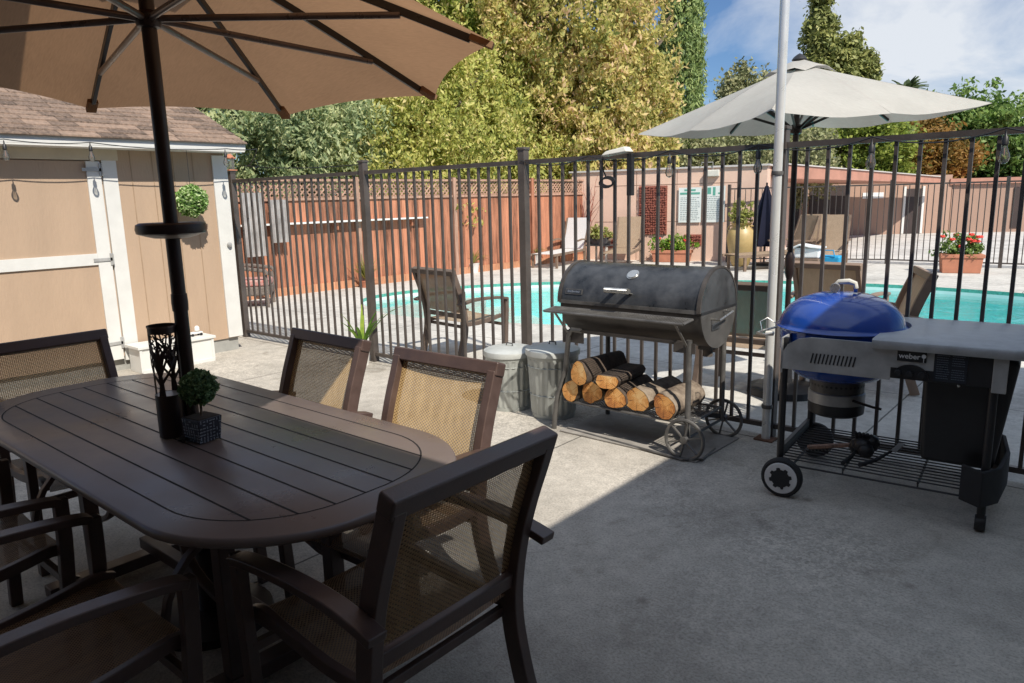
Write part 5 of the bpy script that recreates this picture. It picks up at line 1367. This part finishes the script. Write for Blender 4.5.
def rules(x0, x1, z0, z1, label, hdr, seed):
    c, s = math.cos(ang), math.sin(ang)
    r = empty('rules_sign', (-2.205+x0*c+.03*s, 10.861+x0*s-.03*c, z0), label, 'sign', rz=ang, group='white signs on the pink wall')
    w, h = x1-x0, z1-z0
    MB().b2((0, -.012, 0), (w, 0, h)).build('board', 'signwhite', r)
    rs = random.Random(seed); tx = MB(); hd_ = MB()
    if hdr == 'band': hd_.b2((w*.25, -.0145, h*.9), (w*.75, -.0125, h*.95)).b2((w*.06, -.0145, h*.80), (w*.94, -.0125, h*.86))
    else: hd_.b2((w*.2, -.0145, h*.78), (w*.36, -.0125, h*.96)).b2((w*.44, -.0145, h*.74), (w*.56, -.0125, h*.97)).b2((w*.68, -.0145, h*.78), (w*.9, -.0125, h*.82))
    hd_.build('header_print', 'signgreen', r, smooth=0)
    z = h*.70
    while z > h*.06:
        x = w*.08
        while x < w*rs.uniform(.75, .94):
            ww = rs.uniform(.02, .07); tx.b2((x, -.0142, z), (min(x+ww, w*.94), -.0125, z+.014)); x += ww+.014
        z -= .042
    tx.build('fine_print', 'signink', r, smooth=0)
rules(2.08, 2.60, .90, 1.70, 'white sign with narrow green heading on the pink wall, nearer the block panel', 'band', 1)
rules(2.64, 3.14, .90, 1.72, 'white sign with large green emblem on the pink wall, nearer the urn', 'blk', 2)
# dry vine at the fence corner
dv = empty('dry_vine', (-2.35, 10.75, 0), 'bare reddish vine climbing where the red fence meets the pink wall', 'vine')
vm = MB(); rs = random.Random(3)
for k in range(14):
    p = Vector((rs.uniform(-.1, .15), rs.uniform(-.1, 0), rs.uniform(.3, 1.2))); pts = [p.copy()]
    d_ = Vector((rs.uniform(-.2, .5), rs.uniform(-.05, .0), 1)).normalized()
    for i in range(6): p += d_*rs.uniform(.1, .22); d_ = (d_+Vector((rs.uniform(-.35, .35), rs.uniform(-.05, .05), rs.uniform(-.1, .2)))).normalized(); pts.append(p.copy())
    vm.tube(pts, [.012*(1-i/8) for i in range(7)], 5)
vm.tube([(0, 0, 0), (.02, -.02, .5), (0, 0, 1.0)], .03, 8)
vm.build('stem', 'rust', dv)

# ------------------------------------------------------------------ carport and far building
cp_ = empty('carport_building', (1.85, 12.3, 0), 'long tan garage building with a brown flat roof beyond the far fence', 'building')
O = Vector((1.85, 12.3))
def lc(x, y): return (x-O.x, y-O.y)
def slab(mb, poly, zs0, zs1):
    n = len(poly); vs = [(*lc(x, y), zs0[i]) for i, (x, y) in enumerate(poly)]+[(*lc(x, y), zs1[i]) for i, (x, y) in enumerate(poly)]
    mb.add(vs, [tuple(range(n))[::-1], tuple(range(n, 2*n))]+[(i, (i+1) % n, (i+1) % n+n, i+n) for i in range(n)])
rp = [(1.75, 12.4), (2.85, 24.6), (-2.6, 19.4), (-2.6, 18.2)]
m1 = MB(); slab(m1, rp, [1.86, 1.72, 1.8, 1.8], [2.17, 1.90, 2.1, 2.1]); m1.build('roof', 'fascia', cp_, smooth=0)
m1 = MB(); slab(m1, [(1.78, 12.38), (2.9, 24.6), (-2.6, 19.4), (-2.6, 18.2)], [2.172, 1.902, 2.102, 2.102], [2.20, 1.93, 2.13, 2.13]); m1.build('roof_edge', 'roofedge', cp_, smooth=0)
def wallseg(mb, p, q, z0, z1, th=.15, off=0):
    p = Vector(p); q = Vector(q); d = (q-p).normalized(); nrm = Vector((d.y, -d.x))
    a = [p+nrm*off, q+nrm*off, q+nrm*(off-th), p+nrm*(off-th)]
    mb.prism([(v.x-O.x, v.y-O.y) for v in a], z0, z1)
W1, W2 = Vector((-4.4, 18.4)), Vector((2.95, 25.5))
m1 = MB(); wallseg(m1, W1, W2, -.02, 2.0); m1.build('wall', 'tanwall', cp_, smooth=0)
def seg(a, b): d = (W2-W1); L = d.length; d = d/L; return W1+d*a, W1+d*b
for a, b, nm, m_, z1 in ((1.2, 3.2, 'garage_opening_shade', 'dark', 1.72), (3.4, 3.6, 'pillar', 'fascia', 1.9), (4.0, 4.75, 'garage_opening_shade', 'dark', 1.7), (5.1, 6.4, 'garage_opening_shade', 'dark', 1.7), (8.55, 9.15, 'doorway', 'dark', 1.55)):  # flat dark panels painted as the shade inside the openings
    m1 = MB(); p, q = seg(a, b); wallseg(m1, p, q, 0, z1, .04, .03); m1.build(nm, m_, cp_, smooth=0)
    if nm == 'doorway':
        m1 = MB(); p, q = seg(a-.08, a); wallseg(m1, p, q, 0, z1+.08, .04, .05); p, q = seg(b, b+.08); wallseg(m1, p, q, 0, z1+.08, .04, .05); m1.build('door_frame', 'trim', cp_, smooth=0)
m1 = MB(); p, q = seg(7.0, 7.75); wallseg(m1, p, q, 1.25, 1.45, .02, .025); m1.build('number_board', 'cyanbook', cp_, smooth=0)
fb = empty('tan_building', (3.0, 25.6, 0), 'tan building with a reddish roof edge on the far side of the parking lot', 'building')
O = Vector((3.0, 25.6)); V1, V2 = Vector((2.96, 25.55)), Vector((9.5, 29.2))
m1 = MB(); wallseg(m1, V1, V2, -.02, 1.78, 4); m1.build('wall', 'tanwall', fb, smooth=0)
m1 = MB(); wallseg(m1, V1-Vector((.1, .05)), V2, 1.66, 1.86, 4.2, .12); m1.build('roof', 'fascia', fb, smooth=0)
dV = (V2-V1).normalized()
for a, b in ((1.95, 2.25), (2.65, 3.3), (4.2, 5.4)):
    m1 = MB(); wallseg(m1, V1+dV*a, V1+dV*b, .12, 1.5, .04, .03); m1.build('doorway', 'dark', fb, smooth=0)  # dark panels again in place of shaded openings
# far picket fence
ff = empty('far_picket_fence', (1.0, 11.48, 0), 'black picket fence along the far side of the pool deck', 'fence')
pts_ = [Vector((0, 0)), Vector((3.1, 1.0)), Vector((9.2, .85))]
for (a, b) in zip(pts_[:-1], pts_[1:]):
    d_ = b-a; L = d_.length; k = max(1, round(L/2.4))
    for i in range(k):
        p, q = a+d_*i/k, a+d_*(i+1)/k
        pm_ = picket_panel(0, L/k, 1.66, .115, .016, .09, (.03, .03)).build('panel', 'fence', ff, smooth=0); pm_.location = (p.x, p.y, 0); pm_.rotation_euler = (0, 0, math.atan2(d_.y, d_.x))
        MB().box((p.x, p.y, .87), (.06, .06, 1.74)).build('post', 'fence', ff)

# ------------------------------------------------------------------ trees
# near evergreen behind the fence, left
def bigcrown(name, loc, label, boxes, m, size, per, crad, bark='bark', droop=0, seed=1, trunk_h=3, cat='tree', aspect=1.8, tr=.18):
    root = empty(name, loc, label, cat)
    trunkmesh(trunk_h, tr, limbs=7, spread=1.0, seed=seed).build('trunk', bark, root)
    pts = []
    for i, (c, r, nc) in enumerate(boxes): pts.append(clumps(nc, r, crad, per, .62, seed=seed*10+i, squash=1.15 if droop else 1)+np.array(c))
    leafcloud(np.concatenate(pts), size*.62, m, 'crown', root, droop=droop, aspect=aspect, dens=2)
    return root
bigcrown('evergreen_tree', (-6.0, 3.2, 0), 'dark blue green evergreen tree behind the red fence beside the shed',
         [((0, 0, 2.7), (1.5, 2.2, 2.0), 260), ((.2, -2.4, 2.2), (1.2, 1.6, 1.5), 150), ((.6, 2.0, 2.4), (1.1, 1.5, 1.7), 150), ((-.6, .3, 4.0), (1.5, 2.4, 1.4), 130)], 'leaf_ever', .072, 85, .30, droop=.7, seed=2, aspect=2.6)
# ivy covered masses: hanging strands
def ivy(name, loc, label, lobes, m, size, nstr, slen, seed, trunk_h=5, per=26, cat='tree'):
    rs = np.random.default_rng(seed); root = empty(name, loc, label, cat)
    trunkmesh(trunk_h, .25, limbs=8, spread=1.4, seed=seed).build('trunk', 'bark', root)
    out = []
    for c, r, w in lobes:
        n = int(nstr*w); d = rs.normal(size=(n, 3)); d /= np.linalg.norm(d, axis=1)[:, None]
        keep = (d[:, 0]*.64-d[:, 1]*.75 > -.35); d = d[keep]
        sft = 1+.12*np.sin(d[:, 0]*7+c[1])+.11*np.sin(d[:, 2]*9+d[:, 1]*6)+.09*rs.normal(size=len(d))
        st = np.array(c)+d*np.array(r)*sft[:, None]
        for p in st:
            L = slen*rs.uniform(.3, 1.2); k = int(per*rs.uniform(.5, 1.3)); t = rs.random(k)
            q = np.tile(p, (k, 1)); q[:, 2] -= t*L; q[:, :2] += rs.normal(size=(k, 2))*.07*(1+1.2*(1-t))[:, None]; q[:, 2] += rs.normal(size=k)*.05
            out.append(q)
        # inner fill so the sky does not show straight through
        g_ = rs.normal(size=(int(n*5), 3)); g_ /= np.linalg.norm(g_, axis=1)[:, None]; out.append(np.array(c)+g_*np.array(r)*(rs.uniform(.6, .82, size=(len(g_), 1))))
    leafcloud(np.concatenate(out), size*.50, m, 'crown', root, droop=1.0, aspect=2.1, dens=3.2)
    return root
ivy('vine_covered_tree', (-5.4, 8.6, 0), 'broad yellow green tree draped in hanging vines behind the red fence',
    [((0, 0, 2.4), (2.2, 2.7, 2.6), 1), ((.3, 2.3, 2.2), (1.6, 2.0, 2.4), .8), ((-1.1, 1.2, 4.3), (2.1, 2.8, 2.3), 1), ((-.7, 3.6, 4.6), (1.8, 2.2, 2.2), .7)], 'leaf_vine', .10, 820, 1.1, 4)
ivy('vine_covered_tree', (-3.8, 15.0, 0), 'tall brown tinged vine covered tree rising out of frame behind the yellow green one',
    [((-.9, -2.0, 6.2), (2.6, 2.6, 3.0), 1), ((.0, -1.6, 3.0), (1.9, 2.1, 2.8), .8), ((-3.0, -3.6, 6.6), (2.4, 2.4, 2.3), .6), ((-.5, -2.0, 9.2), (2.2, 2.2, 2.0), .5)], 'leaf_brown', .13, 800, .9, 6, trunk_h=7)
ivy('leafy_tree', (-8.2, 8.4, 0), 'bright green leafy tree showing above the brown umbrella edge', [((0, 0, 5.2), (2.4, 2.6, 2.4), 1), ((1.0, 2.6, 6.6), (2.0, 2.0, 2.2), .7)], 'leaf_lime', .12, 600, .5, 9, trunk_h=5)
# cypress
cyp = empty('cypress_tree', (-4.0, 18.6, 0), 'tall narrow dark green cypress against the blue sky', 'tree')
trunkmesh(9, .16, limbs=3, spread=.3, seed=3).build('trunk', 'bark', cyp)
rs = np.random.default_rng(5); pts = []
for k in range(900):
    z = rs.uniform(.5, 11.6); R_ = .78*(1-(z/12.2)**3)*(.55+.45*min(1, z/2)); a = rs.uniform(0, 2*PI); rr_ = R_*rs.uniform(.7, 1.08)
    n_ = 34; q = np.tile(np.array([rr_*math.cos(a), rr_*math.sin(a), z]), (n_, 1)); q[:, 2] += rs.uniform(-.45, .45, n_); q[:, :2] += rs.normal(size=(n_, 2))*.05; pts.append(q)
leafcloud(np.concatenate(pts), .045, 'leaf_cyp', 'crown', cyp, droop=-1.6, aspect=3.4, dens=2)
# tree row behind the buildings: D = distance scale
def T(name, loc, label, boxes, m, size, per=60, crad=.45, seed=1, h=4, **kw):
    return bigcrown(name, loc, label, boxes, m, size, per, crad, seed=seed, trunk_h=h, **kw)
T('small_tree', (-5.3, 26.0, 0), 'small olive brown tree showing just right of the cypress', [((0, 0, 5.1), (.75, .75, 1.6), 50), ((.9, .6, 5.2), (.6, .6, 1.4), 36), ((.3, .3, 3.2), (1.6, 1.6, 1.5), 90)], 'leaf_olive', .15, seed=11, h=4.5, crad=.35)
T('pine_tree', (-1.9, 29.0, 0), 'tall dark green tree with stepped lobes above the white umbrella', [((-.85, -.7, 8.0), (.5, .5, 1.9), 80), ((-.3, -.2, 6.4), (.75, .75, 1.1), 70), ((.75, .55, 6.3), (.32, .32, .75), 26), ((.15, .1, 7.2), (.28, .28, .6), 16), ((-.6, -.5, 5.2), (.9, .9, 1.2), 50), ((0, 0, 3.2), (2.0, 2.0, 1.8), 110)], 'leaf_pine', .17, seed=12, h=7, crad=.28)
T('olive_tree', (-1.5, 19.5, 0), 'grey green bushy tree behind the pink building roof', [((0, 0, 2.4), (2.2, 2.2, 1.25), 210), ((-2.3, -1.6, 2.2), (1.6, 1.6, 1.3), 120)], 'leaf_olive', .11, seed=13, h=2.6, crad=.32)
T('lime_tree', (-1.2, 27.4, 0), 'yellow green tree behind the garage building near the white umbrella pole', [((0, 0, 2.9), (2.6, 2.6, 1.75), 240), ((-2.6, -2.2, 2.6), (2.0, 2.0, 1.7), 150)], 'leaf_lime', .16, seed=14, h=3)
T('autumn_tree', (.5, 30.4, 0), 'orange brown autumn tree behind the garage building', [((0, 0, 2.6), (2.2, 2.0, 1.6), 220)], 'leaf_orange', .16, seed=15, h=3)
T('broad_tree', (2.3, 33.6, 0), 'dense mid green tree behind the tan building', [((0, 0, 3.0), (2.4, 2.0, 2.3), 260), ((-1.6, 1.4, 3.2), (1.8, 1.8, 2.2), 120)], 'leaf_green', .18, seed=16, h=4)
T('broad_tree', (7.6, 37.0, 0), 'grey olive tree at the far right behind the tan building', [((0, 0, 3.0), (2.6, 2.2, 2.4), 230), ((.8, .8, 5.0), (1.2, 1.2, .9), 40)], 'leaf_olive', .18, seed=17, h=4)
T('broad_tree', (-.4, 40.0, 0), 'dull green tree under the palm behind the garages', [((0, 0, 3.4), (3.8, 3.0, 2.0), 240)], 'leaf_olive', .2, seed=18, h=3)
T('broad_tree', (-7.5, 22.5, 0), 'dark green tree mass behind the cypress', [((0, 0, 2.6), (3.0, 3.0, 2.6), 220)], 'leaf_green', .16, seed=19, h=3)
# palm
pa_ = empty('palm_tree', (-3.6, 46.8, 0), 'distant palm with a shaggy grey skirt under its fronds', 'palm'); pa_.scale = (1.15, 1.15, 1.0)
MB().tube([(0, 0, 0), (.1, 0, 3), (0, 0, 7.4)], [.35, .28, .25], 10).build('trunk', 'bark', pa_)
skm = MB(); rs = random.Random(5)
for k in range(60):
    a = rs.uniform(0, 2*PI); r = rs.uniform(.3, 1.5); zt_ = 6.9-r*.25
    skm.tube([(math.cos(a)*r*.4, math.sin(a)*r*.4, 7.2), (math.cos(a)*r, math.sin(a)*r, zt_-.2), (math.cos(a)*r*1.05, math.sin(a)*r*1.05, zt_-rs.uniform(.9, 2.0))], [.08, .12, .03], 5)
skm.build('skirt', 'palmskirt', pa_)
fm_ = MB()
for k in range(46):
    a = rs.uniform(0, 2*PI); el = rs.uniform(-.2, 1.3); L = rs.uniform(1.1, 1.7); pts = []
    for i in range(6):
        t_ = i/5; r = math.cos(el)*L*t_; pts.append(Vector((math.cos(a)*r, math.sin(a)*r, 7.35+math.sin(el)*L*t_-.55*t_*t_)))
    sd = Vector((-math.sin(a), math.cos(a), 0)); vs = []
    for i, q in enumerate(pts): ww = .14*math.sin(PI*(.12+.85*i/5)); vs += [q-sd*ww, q+Vector((0, 0, .05)), q+sd*ww]
    fm_.add(vs, [f for i in range(5) for f in ((i*3, i*3+1, i*3+4, i*3+3), (i*3+1, i*3+2, i*3+5, i*3+4))])
fm_.build('fronds', 'palm', pa_)
